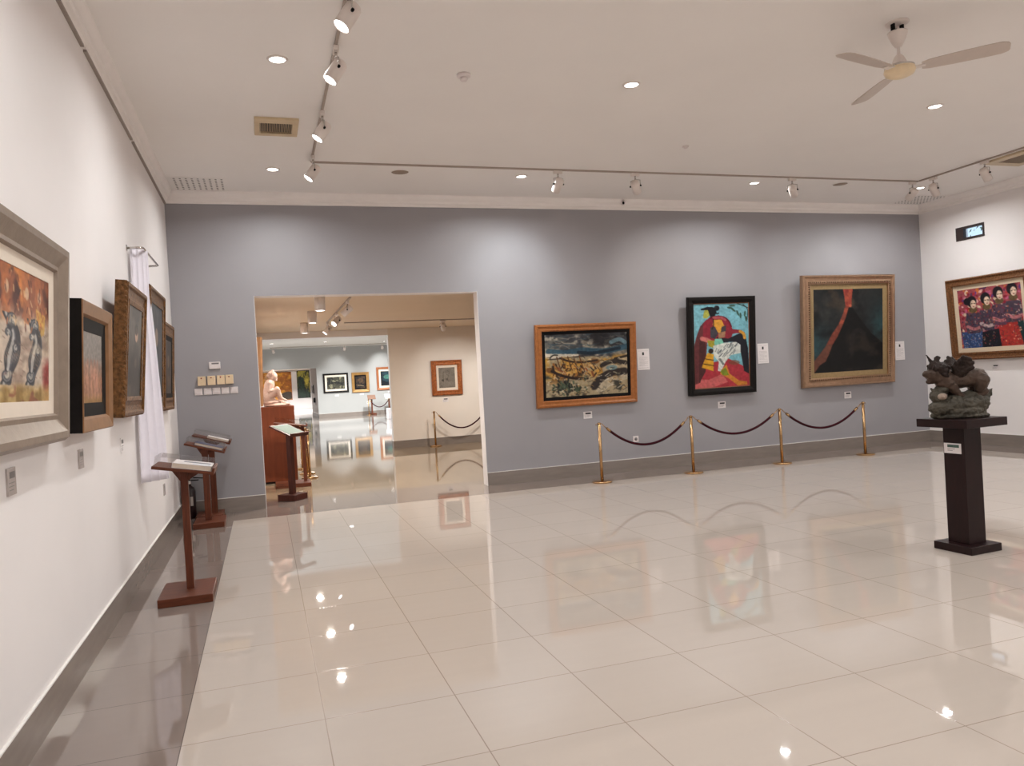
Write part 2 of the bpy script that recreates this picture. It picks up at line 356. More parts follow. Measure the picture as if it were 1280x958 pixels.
# ------------------------------------------------------------------ paintings
def vnoise(nx, ny, fx, fy, seed, octv=4):
    rs = np.random.RandomState(seed); out = np.zeros((ny, nx)); amp = 1.0; tot = 0
    for o in range(octv):
        gx, gy = int(fx*2**o)+2, int(fy*2**o)+2
        g = rs.rand(gy, gx)
        u = np.linspace(0, gx-1.001, nx); v = np.linspace(0, gy-1.001, ny)
        iu = u.astype(int); iv = v.astype(int); fu = u-iu; fv = (v-iv)[:, None]; fu = fu*fu*(3-2*fu); fv = fv*fv*(3-2*fv)
        a = g[iv][:, iu]; b = g[iv][:, iu+1]; c = g[iv+1][:, iu]; d = g[iv+1][:, iu+1]
        out += amp*((a*(1-fu)+b*fu)*(1-fv)+(c*(1-fu)+d*fu)*fv); tot += amp; amp *= 0.5
    return out/tot
class Pic:
    """painted surface, colours 0..255, u right, v down, both 0..1"""
    def __init__(s, nx, ny, col):
        s.k = 2; s.nx = nx*s.k; s.ny = ny*s.k
        s.a = np.zeros((s.ny, s.nx, 3)); s.a[:] = col
        s.u, s.v = np.meshgrid((np.arange(s.nx)+0.5)/s.nx, (np.arange(s.ny)+0.5)/s.ny)
        s.asp = ny/nx
    def put(s, mask, col, op=1.0):
        m = np.clip(mask, 0, 1)[..., None]*op; s.a = s.a*(1-m)+np.array(col, float)*m
    def poly(s, pts, col, op=1.0):
        ins = np.zeros(s.u.shape, bool); n = len(pts)
        for i in range(n):
            x1, y1 = pts[i]; x2, y2 = pts[(i+1) % n]
            if y1 == y2: continue
            c = ((y1 > s.v) != (y2 > s.v)) & (s.u < (x2-x1)*(s.v-y1)/(y2-y1)+x1); ins ^= c
        s.put(ins.astype(float), col, op)
    def ell(s, cx, cy, rx, ry, col, op=1.0, rot=0.0, soft=0.15):
        du = s.u-cx; dv = (s.v-cy)*s.asp; c, q = math.cos(rot), math.sin(rot)
        x = du*c+dv*q; y = -du*q+dv*c
        d = np.sqrt((x/rx)**2+(y/(ry*s.asp))**2); s.put((1-d)/soft+0.5, col, op)
    def line(s, pts, w, col, op=1.0):
        P = []
        for i in range(len(pts)-1):
            p0 = pts[max(i-1, 0)]; p1 = pts[i]; p2 = pts[i+1]; p3 = pts[min(i+2, len(pts)-1)]
            for t in np.linspace(0, 1, 6, endpoint=False):
                q = [0.5*((2*p1[k])+(-p0[k]+p2[k])*t+(2*p0[k]-5*p1[k]+4*p2[k]-p3[k])*t*t+(-p0[k]+3*p1[k]-3*p2[k]+p3[k])*t**3) for k in (0, 1)]
                P.append(q)
        P.append(pts[-1]); best = np.full(s.u.shape, 9.0)
        for a, b in zip(P[:-1], P[1:]):
            ax, ay = a[0], a[1]*s.asp; dx, dy = b[0]-a[0], (b[1]-a[1])*s.asp; L = dx*dx+dy*dy+1e-12
            t = np.clip(((s.u-ax)*dx+(s.v*s.asp-ay)*dy)/L, 0, 1)
            best = np.minimum(best, np.hypot(s.u-ax-t*dx, s.v*s.asp-ay-t*dy))
        s.put((w-best)/(0.35*w)+0.5, col, op)
    def cloud(s, fx, fy, seed, col, lo, hi, mask=None, op=1.0):
        n = vnoise(s.nx, s.ny, fx, fy, seed); m = np.clip((n-lo)/(hi-lo), 0, 1)
        if mask is not None: m = m*mask
        s.put(m, col, op)
    def grain(s, amt, seed, f=30):
        n = vnoise(s.nx, s.ny, f, f*s.asp, seed, 2)-0.5; s.a = s.a*(1+amt*2*n[..., None])
    def out(s):
        a = np.clip(s.a, 0, 255)/255; k = s.k
        a = a.reshape(s.ny//k, k, s.nx//k, k, 3).mean((1, 3))
        return np.where(a <= 0.04045, a/12.92, ((a+0.055)/1.055)**2.4)

M_CANVAS = bpy.data.materials.new('painted_canvas'); M_CANVAS.use_nodes = True
_nt = M_CANVAS.node_tree; _b = _nt.nodes['Principled BSDF']; _a = _nt.nodes.new('ShaderNodeVertexColor'); _a.layer_name = 'Col'
_nt.links.new(_a.outputs[0], _b.inputs['Base Color']); _b.inputs['Roughness'].default_value = 0.5; _b.inputs['Specular IOR Level'].default_value = 0.25
_n = _nt.nodes.new('ShaderNodeTexNoise'); _n.inputs['Scale'].default_value = 60
_tc = _nt.nodes.new('ShaderNodeTexCoord'); _nt.links.new(_tc.outputs['Object'], _n.inputs['Vector'])
_bp = _nt.nodes.new('ShaderNodeBump'); _bp.inputs['Strength'].default_value = 0.15; _bp.inputs['Distance'].default_value = 0.005
_nt.links.new(_n.outputs['Fac'], _bp.inputs['Height']); _nt.links.new(_bp.outputs[0], _b.inputs['Normal'])

def canvas(name, w, h, z0, y, pic, parent):
    """canvas panel: painted front grid plus its edges and back, one mesh"""
    c = pic.out(); ny, nx = c.shape[:2]
    xs = np.linspace(-w/2, w/2, nx); zs = np.linspace(z0+h, z0, ny)
    X, Z = np.meshgrid(xs, zs); V = np.stack([X, np.full_like(X, y), Z], -1).reshape(-1, 3)
    idx = np.arange(nx*ny).reshape(ny, nx)
    F = np.stack([idx[:-1, :-1], idx[1:, :-1], idx[1:, 1:], idx[:-1, 1:]], -1).reshape(-1, 4)
    nb = nx*ny; V2 = [(-w/2, y+0.012, z0+h), (w/2, y+0.012, z0+h), (w/2, y+0.012, z0), (-w/2, y+0.012, z0)]
    ct = [idx[0, 0], idx[0, -1], idx[-1, -1], idx[-1, 0]]
    ft = [[nb, nb+1, nb+2, nb+3]]+[[int(ct[i]), int(ct[(i+1) % 4]), nb+(i+1) % 4, nb+i] for i in range(4)]
    me = bpy.data.meshes.new(name); me.from_pydata([tuple(p) for p in V]+V2, [], F.tolist()+ft)
    at = me.color_attributes.new('Col', 'FLOAT_COLOR', 'POINT')
    cc = np.ones((len(me.vertices), 4)); cc[:nb, :3] = c.reshape(-1, 3); cc[nb:, :3] = 0.25
    at.data.foreach_set('color', cc.ravel()); me.update()
    return obj(name, me, M_CANVAS, parent)

ROT = {'back': 0.0, 'left': PI/2, 'right': -PI/2}
def painting(label, loc, w, h, wall, tilt, prof, m_frame, pic, mats=(), beads=None, rot=None, group=None):
    """loc: middle of the bottom edge at the wall; prof: moulding (inset,out); mats: rings (name,width,material,out)"""
    t = thing('framed_painting', label, 'painting', loc, (math.radians(tilt), 0, ROT[wall] if rot is None else rot), group)
    g = G().rectsweep(w, h, prof)
    fwid = max(p[0] for p in prof)
    if beads:
        gb = G(); ins, r, step, out = beads[:4]
        for (L, axis) in ((w-2*ins, 0), (h-2*ins, 1)):
            n = max(2, int(L/step))
            for i in range(n+1):
                q = -L/2+L*i/n
                for sgn in (0, 1):
                    if axis == 0: c = (q, -out, ins if sgn == 0 else h-ins)
                    else: c = (-w/2+ins if sgn == 0 else w/2-ins, -out, h/2+q)
                    gb.ell(c, (r, r*0.8, r), n=8, m=6)
        obj('beading', gb, beads[4] if len(beads) > 4 else m_frame, t)
    obj('frame', g, m_frame, t)
    ins = fwid
    for (nm, wd, mm, out) in mats:
        gg = G().rectsweep(w-2*ins+0.012, h-2*ins+0.012, [(0, out-0.015), (0, out), (wd+0.004, out-0.004), (wd+0.006, out-0.012)])
        for i in range(len(gg.v)): gg.v[i] = (gg.v[i][0], gg.v[i][1], gg.v[i][2]+ins-0.006)
        obj(nm, gg, mm, t); ins += wd
    out = (mats[-1][3] if mats else prof[-2][1])-0.007
    canvas('canvas', w-2*ins+0.008, h-2*ins+0.008, ins-0.004, -out, pic, t)
    return t

def woodprof(d, wid): return [(0, 0), (0, d*0.8), (0.008, d), (wid*0.3, d), (wid*0.45, d*0.9), (wid*0.85, d*0.72), (wid, d*0.6), (wid, 0)]
def ornprof(d, wid): return [(0, 0), (0, d*0.75), (wid*0.1, d), (wid*0.22, d), (wid*0.3, d*0.82), (wid*0.55, d*0.76), (wid*0.72, d*0.8), (wid*0.8, d*0.92), (wid*0.9, d*0.9), (wid, d*0.86), (wid, 0)]
M_FR_TAUPE = mat('taupe_frame', S(142, 126, 112), 0.4, 0.15, var=0.1, scale=14, bump=0.1, bscale=60)
M_FR_OAK = mat('honey_wood_frame', S(160, 100, 56), 0.35, var=0.16, scale=10, stretch=(3, 3, 3), wood=0.4, spec=0.22)
M_FR_BROWN = mat('brown_wood_frame', S(136, 98, 66), 0.42, var=0.16, scale=12, wood=0.4, spec=0.22)
M_FR_BLACK = mat('black_frame', S(28, 25, 24), 0.35, var=0.15, scale=20, spec=0.1)
M_FR_GOLD = mat('gilded_carved_frame', S(108, 74, 42), 0.4, 0.3, var=0.5, scale=34, bump=1.0, bscale=55, spec=0.22)
M_FR_SILVER = mat('champagne_frame', S(172, 140, 114), 0.28, 0.85, var=0.12, scale=20, bump=0.1, bscale=60)
M_LIN_GOLD = mat('antique_gold_liner', S(150, 126, 88), 0.45, 0.2, var=0.12, scale=25)
M_FR_CARVED = mat('carved_brown_frame', S(112, 74, 46), 0.5, 0.1, var=0.35, scale=38, bump=0.9, bscale=60, spec=0.22)
M_FR_ORANGE = mat('red_gold_carved_frame', S(158, 88, 40), 0.35, 0.3, var=0.4, scale=30, bump=0.8, bscale=60)
M_MAT_CREAM = mat('cream_mat', S(222, 208, 192), 0.7, var=0.02, scale=20)
M_MAT_BLACK = mat('black_mat', S(18, 16, 17), 0.6, var=0.1, scale=20, spec=0.1)
M_MAT_LINEN = mat('linen_liner', S(206, 186, 160), 0.75, var=0.06, scale=60)

# --- storm and boat on a beach
p = Pic(150, 115, (158, 142, 112))
top = np.clip((0.40-p.v+0.02*np.sin(9*p.u))/0.03, 0, 1)
p.put(top, (104, 100, 94)); p.cloud(4, 4, 3, (40, 40, 42), 0.38, 0.62, top); p.cloud(6, 6, 9, (170, 158, 136), 0.52, 0.75, top)
p.ell(0.72, 0.11, 0.26, 0.12, (32, 30, 32), 0.9, 0.1, 0.6)
p.cloud(7, 9, 203, (58, 58, 62), 0.50, 0.66, top); p.cloud(10, 12, 207, (188, 178, 158), 0.56, 0.72, top, .8); p.ell(.2, .17, .2, .07, (84, 84, 80), .6, .1, .8)
for a in range(60):
    y = random.uniform(0.02, 0.32); x = random.uniform(0, 0.9); c = random.uniform(-.05, .05); p.line([(x, y), (x+0.04, y+c), (x+random.uniform(.07, .16), y+random.uniform(-.05, .05))], random.uniform(.003, .008), random.choice([(26, 26, 30), (140, 132, 120), (60, 62, 66), (170, 160, 140), (52, 74, 86)]), 0.6)
p.ell(0.74, 0.12, 0.2, 0.09, (30, 29, 32), 0.7, 0.1, 0.7)
p.line([(0.05, .27), (.25, .30), (.45, .27), (.7, .30), (1, .24)], .035, (42, 74, 92), .85); p.line([(.4, .30), (.6, .32), (.9, .26)], .02, (24, 36, 48), .9); p.line([(.8, .16), (.9, .12), (.97, .17)], .025, (110, 140, 150), .8)
p.poly([(0, .30), (.40, .33), (.40, .37), (0, .40)], (206, 196, 178), .9); p.line([(0, .395), (.2, .385), (.45, .36)], .008, (50, 42, 36), .9); p.line([(.06, .37), (.10, .33), (.15, .33)], .008, (30, 26, 26))
p.cloud(7, 5, 12, (188, 140, 62), .40, .62, np.clip((p.v-.34)/.06, 0, 1)*np.clip((.78-p.v)/.15, 0, 1)); p.cloud(9, 8, 15, (110, 72, 36), .52, .68, np.clip((p.v-.38)/.06, 0, 1)*np.clip((.85-p.v)/.15, 0, 1))
for a in range(70):
    x = random.uniform(.08, .62); y = .56+random.uniform(-.1, .1); p.line([(x, y), (x+random.uniform(-.03, .05), y+random.uniform(.02, .08))], random.uniform(.004, .012), random.choice([(60, 34, 20), (160, 104, 44), (196, 150, 84), (36, 24, 20), (122, 60, 34)]), .85)
p.line([(.08, .58), (.2, .66), (.36, .715), (.50, .72)], .016, (38, 24, 22)); p.line([(.18, .38), (.3, .44), (.45, .46), (.62, .44)], .012, (46, 32, 26))
for x in (.14, .2, .27, .34, .41): p.line([(x, .36), (x+.02, .46), (x+.05, .58)], .006, (88, 52, 26))
p.poly([(.66, .46), (1, .40), (1, .76), (.62, .96), (.55, .84), (.7, .68)], (178, 164, 140), .8); p.line([(.58, .86), (.66, .74), (.78, .66), (.96, .64)], .045, (36, 30, 30), .95); p.line([(.68, .53), (.8, .47), (.97, .50)], .028, (40, 34, 32), .95); p.line([(.84, .43), (.96, .40), (1, .39)], .015, (44, 36, 30)); p.ell(.8, .57, .07, .04, (110, 134, 136), .9)
p.cloud(8, 8, 21, (60, 58, 50), .60, .72, np.clip((p.v-.62)/.05, 0, 1))
for a in range(60):
    x = random.gauss(.26, .1); y = random.gauss(.87, .045); p.line([(x, y), (x+random.uniform(-.03, .03), y-random.uniform(.02, .07))], .011, random.choice([(30, 36, 30), (52, 66, 50), (70, 84, 66), (24, 26, 26)]), .8)
for a in range(30):
    x = random.uniform(.05, .98); y = random.uniform(.7, .97); p.line([(x, y), (x+.05, y-random.uniform(0, .05))], .004, random.choice([(60, 52, 44), (214, 202, 180)]), .8)
for a in range(170):
    x = random.uniform(.02, .97); y = random.uniform(.36, .97); d = random.uniform(.015, .05); p.line([(x, y), (x+d*.5, y+random.uniform(-.02, .02)), (x+d, y+random.uniform(-.03, .03))], random.uniform(.003, .007), random.choice([(58, 44, 34), (206, 190, 160), (150, 110, 60), (40, 36, 34), (120, 116, 96), (190, 150, 90)]), .6)
p.grain(.16, 5, 40)
painting('honey wood framed stormy beach and boat painting beside the doorway', (4.475, YB-0.01, 1.03), 1.585, 1.19, 'back', 4.2, [(0, 0), (0, .045), (.008, .055), (.03, .06), (.042, .05), (.06, .046), (.085, .05), (.098, .044), (.102, .034), (.102, 0)], M_FR_OAK, p, [('black_slip', 0.047, M_MAT_BLACK, 0.036)])

# --- seated woman
p = Pic(104, 160, (116, 172, 184))
p.grain(.07, 3, 9); RED = (132, 36, 50); YEL = (204, 146, 54); OLV = (150, 140, 44)
p.poly([(0, .78), (.3, .70), (.62, .66), (1, .80), (1, 1), (0, 1)], (160, 48, 58)); p.poly([(0, .88), (.25, .90), (.5, .84), (.6, .94), (.3, 1), (0, 1)], (196, 104, 100), .8)
p.poly([(.0, .50), (.05, .38), (.12, .26), (.24, .18), (.24, .45), (.2, .75), (.1, .93), (0, .95)], (96, 46, 48)); p.poly([(.10, .42), (.2, .40), (.2, .8), (.08, .94)], (70, 36, 36))
p.poly([(.18, .22), (.30, .155), (.45, .14), (.58, .17), (.66, .25), (.70, .31), (.86, .325), (.88, .36), (.70, .365), (.66, .44), (.5, .47), (.3, .44), (.16, .40)], RED)
p.poly([(.40, .40), (.62, .42), (.80, .37), (.92, .35), (.98, .55), (1.0, .86), (.9, .82), (.84, .58), (.70, .46), (.5, .47)], (26, 26, 34))
p.poly([(.36, .19), (.50, .19), (.56, .28), (.50, .36), (.38, .33), (.34, .25)], YEL); p.poly([(.30, .28), (.38, .27), (.44, .35), (.38, .42), (.30, .40)], (62, 58, 66)); p.poly([(.50, .28), (.58, .26), (.58, .33), (.48, .36)], (64, 58, 62)); p.poly([(.44, .35), (.57, .33), (.56, .40), (.44, .42)], (150, 110, 84)); p.line([(.35, .17), (.36, .25), (.33, .30)], .008, (40, 22, 26))
p.line([(.3, .17), (.5, .155), (.62, .2), (.68, .28)], .012, (92, 18, 34)); p.line([(.36, .165), (.5, .17), (.57, .20)], .022, (178, 92, 92), .8)
p.poly([(.20, .08), (.28, .055), (.30, .13), (.24, .175), (.17, .165), (.18, .12)], (160, 160, 70)); p.poly([(.13, .06), (.25, .035), (.36, .04), (.42, .10), (.38, .15), (.30, .155), (.26, .075), (.14, .075)], (20, 20, 26)); p.ell(.42, .055, .05, .032, (20, 20, 26)); p.line([(.36, .10), (.42, .12), (.45, .115)], .012, (20, 20, 26))
p.line([(.84, .34), (.90, .37), (.92, .42)], .026, YEL); p.line([(.15, .41), (.24, .43), (.34, .47)], .04, (196, 110, 104)); p.poly([(.24, .43), (.38, .44), (.36, .53), (.26, .50)], OLV)
p.poly([(.38, .42), (.50, .42), (.54, .48), (.40, .52), (.36, .47)], (118, 186, 164))
p.poly([(.34, .50), (.55, .47), (.76, .465), (.84, .50), (.84, .60), (.66, .62), (.56, .70), (.48, .81), (.42, .80), (.44, .70), (.34, .60)], (204, 206, 198))
for a in range(26):
    x = random.uniform(.38, .76); y = random.uniform(.5, .64); p.line([(x, y), (x+random.uniform(.02, .07), y-.04)], .006, (70, 78, 84), .8)
for a in range(8):
    p.line([(.44+.01*a, .66+.01*a), (.47+.01*a, .655+.01*a)], .006, (60, 70, 70))
p.poly([(.24, .58), (.35, .60), (.34, .80), (.13, .75)], (206, 150, 40)); p.line([(.2, .65), (.34, .67)], .01, (96, 64, 24)); p.line([(.17, .71), (.34, .735)], .01, (96, 64, 24)); p.ell(.30, .56, .045, .03, (40, 26, 24))
p.poly([(.48, .79), (.58, .73), (.63, .84), (.80, .93), (.95, .95), (.96, .985), (.78, .99), (.62, .90), (.46, .84)], (190, 120, 46)); p.poly([(.46, .81), (.56, .76), (.62, .86), (.52, .86)], (120, 130, 40)); p.ell(.72, .71, .10, .03, (110, 70, 50), .7, .1)
p.line([(.78, .0), (.88, .03), (.99, .06)], .008, (36, 50, 48)); p.line([(.9, .02), (.98, .08), (.97, .2)], .008, (36, 50, 48))
for (x, y, r) in ((.66, .055, .2), (.72, .08, .7), (.80, .12, 1.2), (.85, .15, 1.5), (.95, .19, 1.4), (.93, .13, 1.7), (.7, .03, .0)): p.ell(x, y, .055, .012, (52, 80, 66), .95, r)
p.grain(.14, 8, 34)
painting('black framed portrait of a seated woman in a red shawl', (6.745, YB-0.01, 1.055), 1.19, 1.50, 'back', 3.6, [(0, 0), (0, .06), (.012, .07), (.05, .07), (.088, .05), (.10, .045), (.10, 0)], M_FR_BLACK, p, [('copper_fillet', 0.012, mat('copper_fillet', S(140, 88, 60), .4, .3, var=.1), .036)])

# --- volcano
p = Pic(104, 124, (30, 32, 32))
p.put(np.clip((.42-p.u)/.4, 0, 1)*np.exp(-((p.v-.68)/.24)**2), (44, 76, 82), .8); p.put(np.clip((p.u-.72)/.25, 0, 1)*np.exp(-((p.v-.45)/.24)**2), (44, 76, 80), .75)
p.cloud(4, 4, 31, (18, 19, 20), .42, .62, np.clip((.62-p.v)/.1, 0, 1)); p.cloud(5, 4, 33, (56, 56, 52), .56, .74, np.clip((.45-p.v)/.2, 0, 1), .7); p.cloud(6, 5, 39, (74, 58, 44), .62, .76, np.clip((.3-abs(p.u-.4))/.1, 0, 1)*np.clip((.3-p.v)/.1, 0, 1), .5)
p.poly([(.0, .93), (.14, .78), (.30, .56), (.42, .34), (.50, .23), (.56, .23), (.66, .36), (.82, .54), (1, .68), (1, 1), (0, 1)], (17, 17, 17)); p.cloud(5, 9, 37, (44, 38, 32), .5, .72, np.clip((p.v-.45)/.15, 0, 1)*np.clip((p.u-.42)/.1, 0, 1), .8); p.line([(.54, .78), (.55, .58), (.63, .5), (.72, .55)], .03, (42, 38, 36), .5)
p.poly([(.42, 0), (.56, 0), (.545, .12), (.54, .205), (.50, .225), (.455, .20), (.44, .09)], (138, 58, 46)); p.poly([(.45, 0), (.50, 0), (.49, .2), (.465, .19)], (112, 42, 36), .8)
p.poly([(.455, .20), (.50, .225), (.46, .34), (.40, .46), (.34, .57), (.27, .66), (.22, .77), (.17, .86), (.09, .90), (.0, 1), (0, .86), (.08, .78), (.17, .68), (.26, .54), (.36, .42), (.42, .30)], (112, 56, 44)); p.cloud(12, 14, 41, (150, 72, 52), .5, .65, ((p.a[..., 0] > 100) & (p.v < .6)).astype(float), .8); p.put(((p.a[..., 0] > 90) & (p.v > .66)).astype(float), (88, 62, 50), .6)
p.ell(.525, .205, .02, .018, (176, 88, 64)); p.grain(.14, 4, 30)
painting('champagne framed painting of an erupting volcano with red lava', (9.145, YB-0.01, 1.055), 1.845, 1.80, 'back', 3.6, ornprof(0.085, 0.145), M_FR_SILVER, p, [('gold_liner', 0.085, M_LIN_GOLD, 0.045)], (0.118, .014, .036, .074, mat('dark_gilt_beading', S(96, 70, 46), .4, .4, var=.3, scale=40)))

# --- four dancers, right wall
p = Pic(112, 112, (150, 70, 76))
rs = random.Random(4)
for a in range(260):
    x, y = rs.random(), rs.random()*.95; p.ell(x, y, rs.uniform(.012, .045), rs.uniform(.01, .03), rs.choice([(170, 40, 50), (210, 170, 160), (90, 50, 110), (196, 110, 50), (130, 30, 46), (220, 200, 170), (70, 40, 70), (180, 90, 120)]), .9, rs.random()*3)
p.poly([(.02, .72), (.36, .72), (.36, 1), (.04, 1)], (50, 70, 110)); p.poly([(.36, .74), (.62, .70), (.64, 1), (.34, 1)], (28, 28, 34)); p.poly([(.62, .60), (.92, .62), (1, .98), (.64, 1)], (160, 50, 44)); p.poly([(.9, .62), (1, .6), (1, .95), (.96, .95)], (30, 50, 52))
for a in range(40): p.ell(.04+rs.random()*.3, .74+rs.random()*.25, .008, .008, (130, 146, 170), .8)
for a in range(14): p.ell(.66+rs.random()*.3, .64+rs.random()*.3, .012, .012, rs.choice([(220, 150, 120), (120, 30, 40)]), .8)
for (x, y, sk) in ((.24, .25, (.0)), (.46, .22, .0), (.66, .15, .0), (.87, .12, 0)):
    p.poly([(x-.11, y+.16), (x+.1, y+.16), (x+.13, y+.36), (x+.08, y+.50), (x-.12, y+.50), (x-.15, y+.34)], rs.choice([(84, 60, 74), (70, 58, 70)]))
    for a in range(30): p.ell(x+rs.uniform(-.12, .1), y+rs.uniform(.16, .5), rs.uniform(.01, .03), .008, rs.choice([(190, 160, 150), (120, 40, 60), (60, 50, 80), (170, 90, 60), (40, 36, 44)]), .85, rs.random()*3)
    p.line([(x-.11, y+.38), (x, y+.43), (x+.11, y+.40)], .025, rs.choice([(196, 170, 164), (200, 120, 120)]), .8)
    p.ell(x, y+.11, .065, .05, (96, 78, 52)); p.ell(x-.01, y-.03, .078, .095, (26, 20, 26)); p.ell(x+.012, y+.015, .045, .072, (212, 184, 160)); p.line([(x-.02, y+.005), (x+.0, y+.0)], .006, (40, 26, 26)); p.line([(x+.02, y+.0), (x+.045, y+.005)], .006, (40, 26, 26)); p.ell(x+.014, y+.055, .012, .008, (150, 60, 60))
for a in range(240):
    x, y = rs.random(), rs.uniform(.4, .98); p.ell(x, y, rs.uniform(.006, .02), rs.uniform(.004, .012), rs.choice([(60, 46, 60), (150, 60, 60), (180, 150, 140), (40, 44, 66), (120, 90, 60), (96, 40, 50)]), .7, rs.random()*3)
p.ell(.15, .21, .05, .06, (24, 20, 26)); p.grain(.18, 6, 40)
painting('carved brown framed painting of four dancers on the right wall', (XR-0.01, 8.96, 1.36), 1.46, 1.31, 'right', 3.2, ornprof(0.07, 0.118), M_FR_CARVED, p, [('linen_mat', 0.07, M_MAT_LINEN, 0.035)])

# --- left wall, nearest to farthest
p = Pic(150, 130, (196, 178, 160))
p.cloud(5, 5, 51, (150, 128, 112), .5, .7); p.put(np.clip((.42-p.v)/.15, 0, 1), (140, 74, 46), .9); p.cloud(8, 3, 53, (76, 40, 34), .48, .62, np.clip((.40-p.v)/.15, 0, 1)); p.cloud(9, 4, 57, (196, 120, 62), .54, .66, np.clip((.44-p.v)/.12, 0, 1))
p.put(np.clip((p.u-.9)/.05, 0, 1)*np.clip((p.v-.62)/.1, 0, 1), (130, 40, 40), .9)
for x in (.1, .3, .52, .72, .86): p.line([(x, .02), (x+.01, .2), (x+.02, .36)], .035, (168, 100, 60), .8); p.ell(x+.02, .17, .02, .05, (206, 172, 140), .9)
p.poly([(.84, .26), (.95, .30), (.94, .45), (.86, .5)], (196, 152, 70), .9); p.put(np.clip((p.v-.84)/.08, 0, 1), (186, 156, 96), .85); p.cloud(14, 4, 61, (140, 110, 60), .5, .65, np.clip((p.v-.85)/.05, 0, 1))
for cx in (.28, .60, .84):
    for k in range(9):
        o = (k-4)*.011; p.line([(cx-.05+o, .36), (cx+.02+o, .5), (cx-.01+o*1.5, .66), (cx-.04+o*.8, .78), (cx-.07+o, .86)], .006, random.choice([(46, 48, 56), (74, 76, 84), (170, 168, 164), (36, 36, 42)]), .95)
    p.ell(cx-.03, .42, .035, .06, (54, 54, 62), .9); p.line([(cx+.02, .55), (cx+.06, .56), (cx+.05, .6)], .012, (60, 58, 64)); p.line([(cx-.04, .86), (cx-.09, .82), (cx-.06, .78), (cx-.03, .81)], .01, (66, 66, 74))
def curl(cx, cy, r, turns, a0, cols, sgn=1):
    for j, cl in enumerate(cols):
        q_ = [(cx+(r*(1-.75*t/10)-j*.010)*math.cos(a0+sgn*turns*2*PI*t/10), cy+1.15*(r*(1-.75*t/10)-j*.010)*math.sin(a0+sgn*turns*2*PI*t/10)) for t in range(11)]
        p.line(q_, .006, cl)
for cx in (.26, .60, .84):
    for (dx, y, r, tn, a0, sg) in ((-.005, .40, .055, 1.1, 2.6, 1), (-.05, .50, .04, .8, 0.4, -1), (-.065, .80, .055, 1.2, 5.6, 1), (.03, .60, .035, .9, 2.0, 1)):
        curl(cx+dx, y, r, tn, a0, [(44, 46, 54), (120, 122, 126), (52, 54, 62), (168, 164, 156)], sg)
p.cloud(10, 9, 67, (214, 198, 172), .56, .68, np.clip((p.v-.3)/.1, 0, 1)*np.clip((.9-p.v)/.1, 0, 1), .5); p.cloud(9, 9, 69, (120, 50, 44), .62, .72, np.clip((p.v-.55)/.2, 0, 1), .6)
for a in range(120):
    x = random.uniform(.02, .98); y = random.uniform(.03, .42); p.line([(x, y), (x+random.uniform(-.02, .02), y+.04)], .006, random.choice([(96, 46, 36), (188, 112, 62), (214, 176, 130), (70, 36, 32), (160, 84, 50)]), .7)
for a in range(60):
    x = random.uniform(.05, .95); y = random.uniform(.45, .8); p.line([(x, y), (x+.02, y+.01)], .004, (120, 96, 84), .7)
p.grain(.14, 9, 36)
painting('large taupe framed painting, nearest on the left wall', (XL+0.012, 3.46, 1.315), 1.76, 0.96, 'left', 3.0, [(0, 0), (0, .06), (.02, .085), (.05, .085), (.08, .07), (.11, .055), (.13, .058), (.14, .04), (.14, 0)], M_FR_TAUPE, p, [('cream_mat', 0.062, M_MAT_CREAM, 0.042)])
p = Pic(80, 80, (128, 120, 114)); p.put(np.clip((p.v-.35)/.3, 0, 1), (150, 104, 78)); p.cloud(5, 4, 71, (176, 122, 98), .5, .66, np.clip((p.v-.4)/.2, 0, 1)); p.cloud(4, 8, 73, (96, 60, 44), .52, .66, np.clip((p.v-.45)/.2, 0, 1)); p.put(np.clip((p.v-.85)/.1, 0, 1), (150, 112, 60), .8)
for x in (.25, .42, .6, .75): p.line([(x, .45), (x-.02, .65), (x+.02, .9)], .04, (184, 138, 116), .6); p.ell(x, .42, .03, .05, (140, 96, 80), .8)
p.grain(.16, 2, 24)
two = painting('brown and black framed figure painting, second on the left wall', (XL+0.012, 4.99, 1.335), 0.84, 0.72, 'left', 2.6, [(0, 0), (0, .095), (.006, .1), (.07, .088), (.085, .07), (.085, 0)], M_FR_BROWN, p, [('black_slip', 0.075, M_MAT_BLACK, 0.072)])
for x in (-0.422, 0.4205): obj('frame_side', G().box(x, x+.0015, -0.094, -0.002, 0.0, 0.72), M_FR_BLACK, two)
p = Pic(70, 80, (84, 78, 72)); p.cloud(4, 4, 81, (60, 56, 54), .4, .65); p.ell(.62, .30, .10, .085, (190, 152, 128), .9); p.ell(.6, .62, .07, .05, (178, 142, 118), .8); p.ell(.6, .25, .12, .06, (40, 34, 32), .8); p.poly([(.4, .42), (.8, .42), (.9, 1), (.3, 1)], (62, 58, 56), .7); p.grain(.12, 3, 20)
painting('gilt carved portrait frame on the left wall before the white curtain', (XL+0.012, 6.40, 1.375), 0.94, 0.97, 'left', 4.6, ornprof(0.085, 0.15), M_FR_GOLD, p, (), (0.012, .013, .034, .07))
p = Pic(70, 80, (62, 66, 72)); p.cloud(4, 4, 91, (40, 42, 48), .4, .65); p.ell(.5, .35, .12, .1, (150, 126, 110), .8); p.poly([(.3, .5), (.7, .5), (.85, 1), (.2, 1)], (48, 50, 58), .8); p.ell(.35, .75, .1, .05, (110, 120, 130), .5); p.grain(.12, 3, 20)
painting('gilt carved frame half hidden behind the white curtain', (XL+0.012, 7.80, 1.365), 1.08, 1.13, 'left', 3.2, ornprof(0.08, 0.14), M_FR_GOLD, p, (), (0.012, .013, .034, .066))
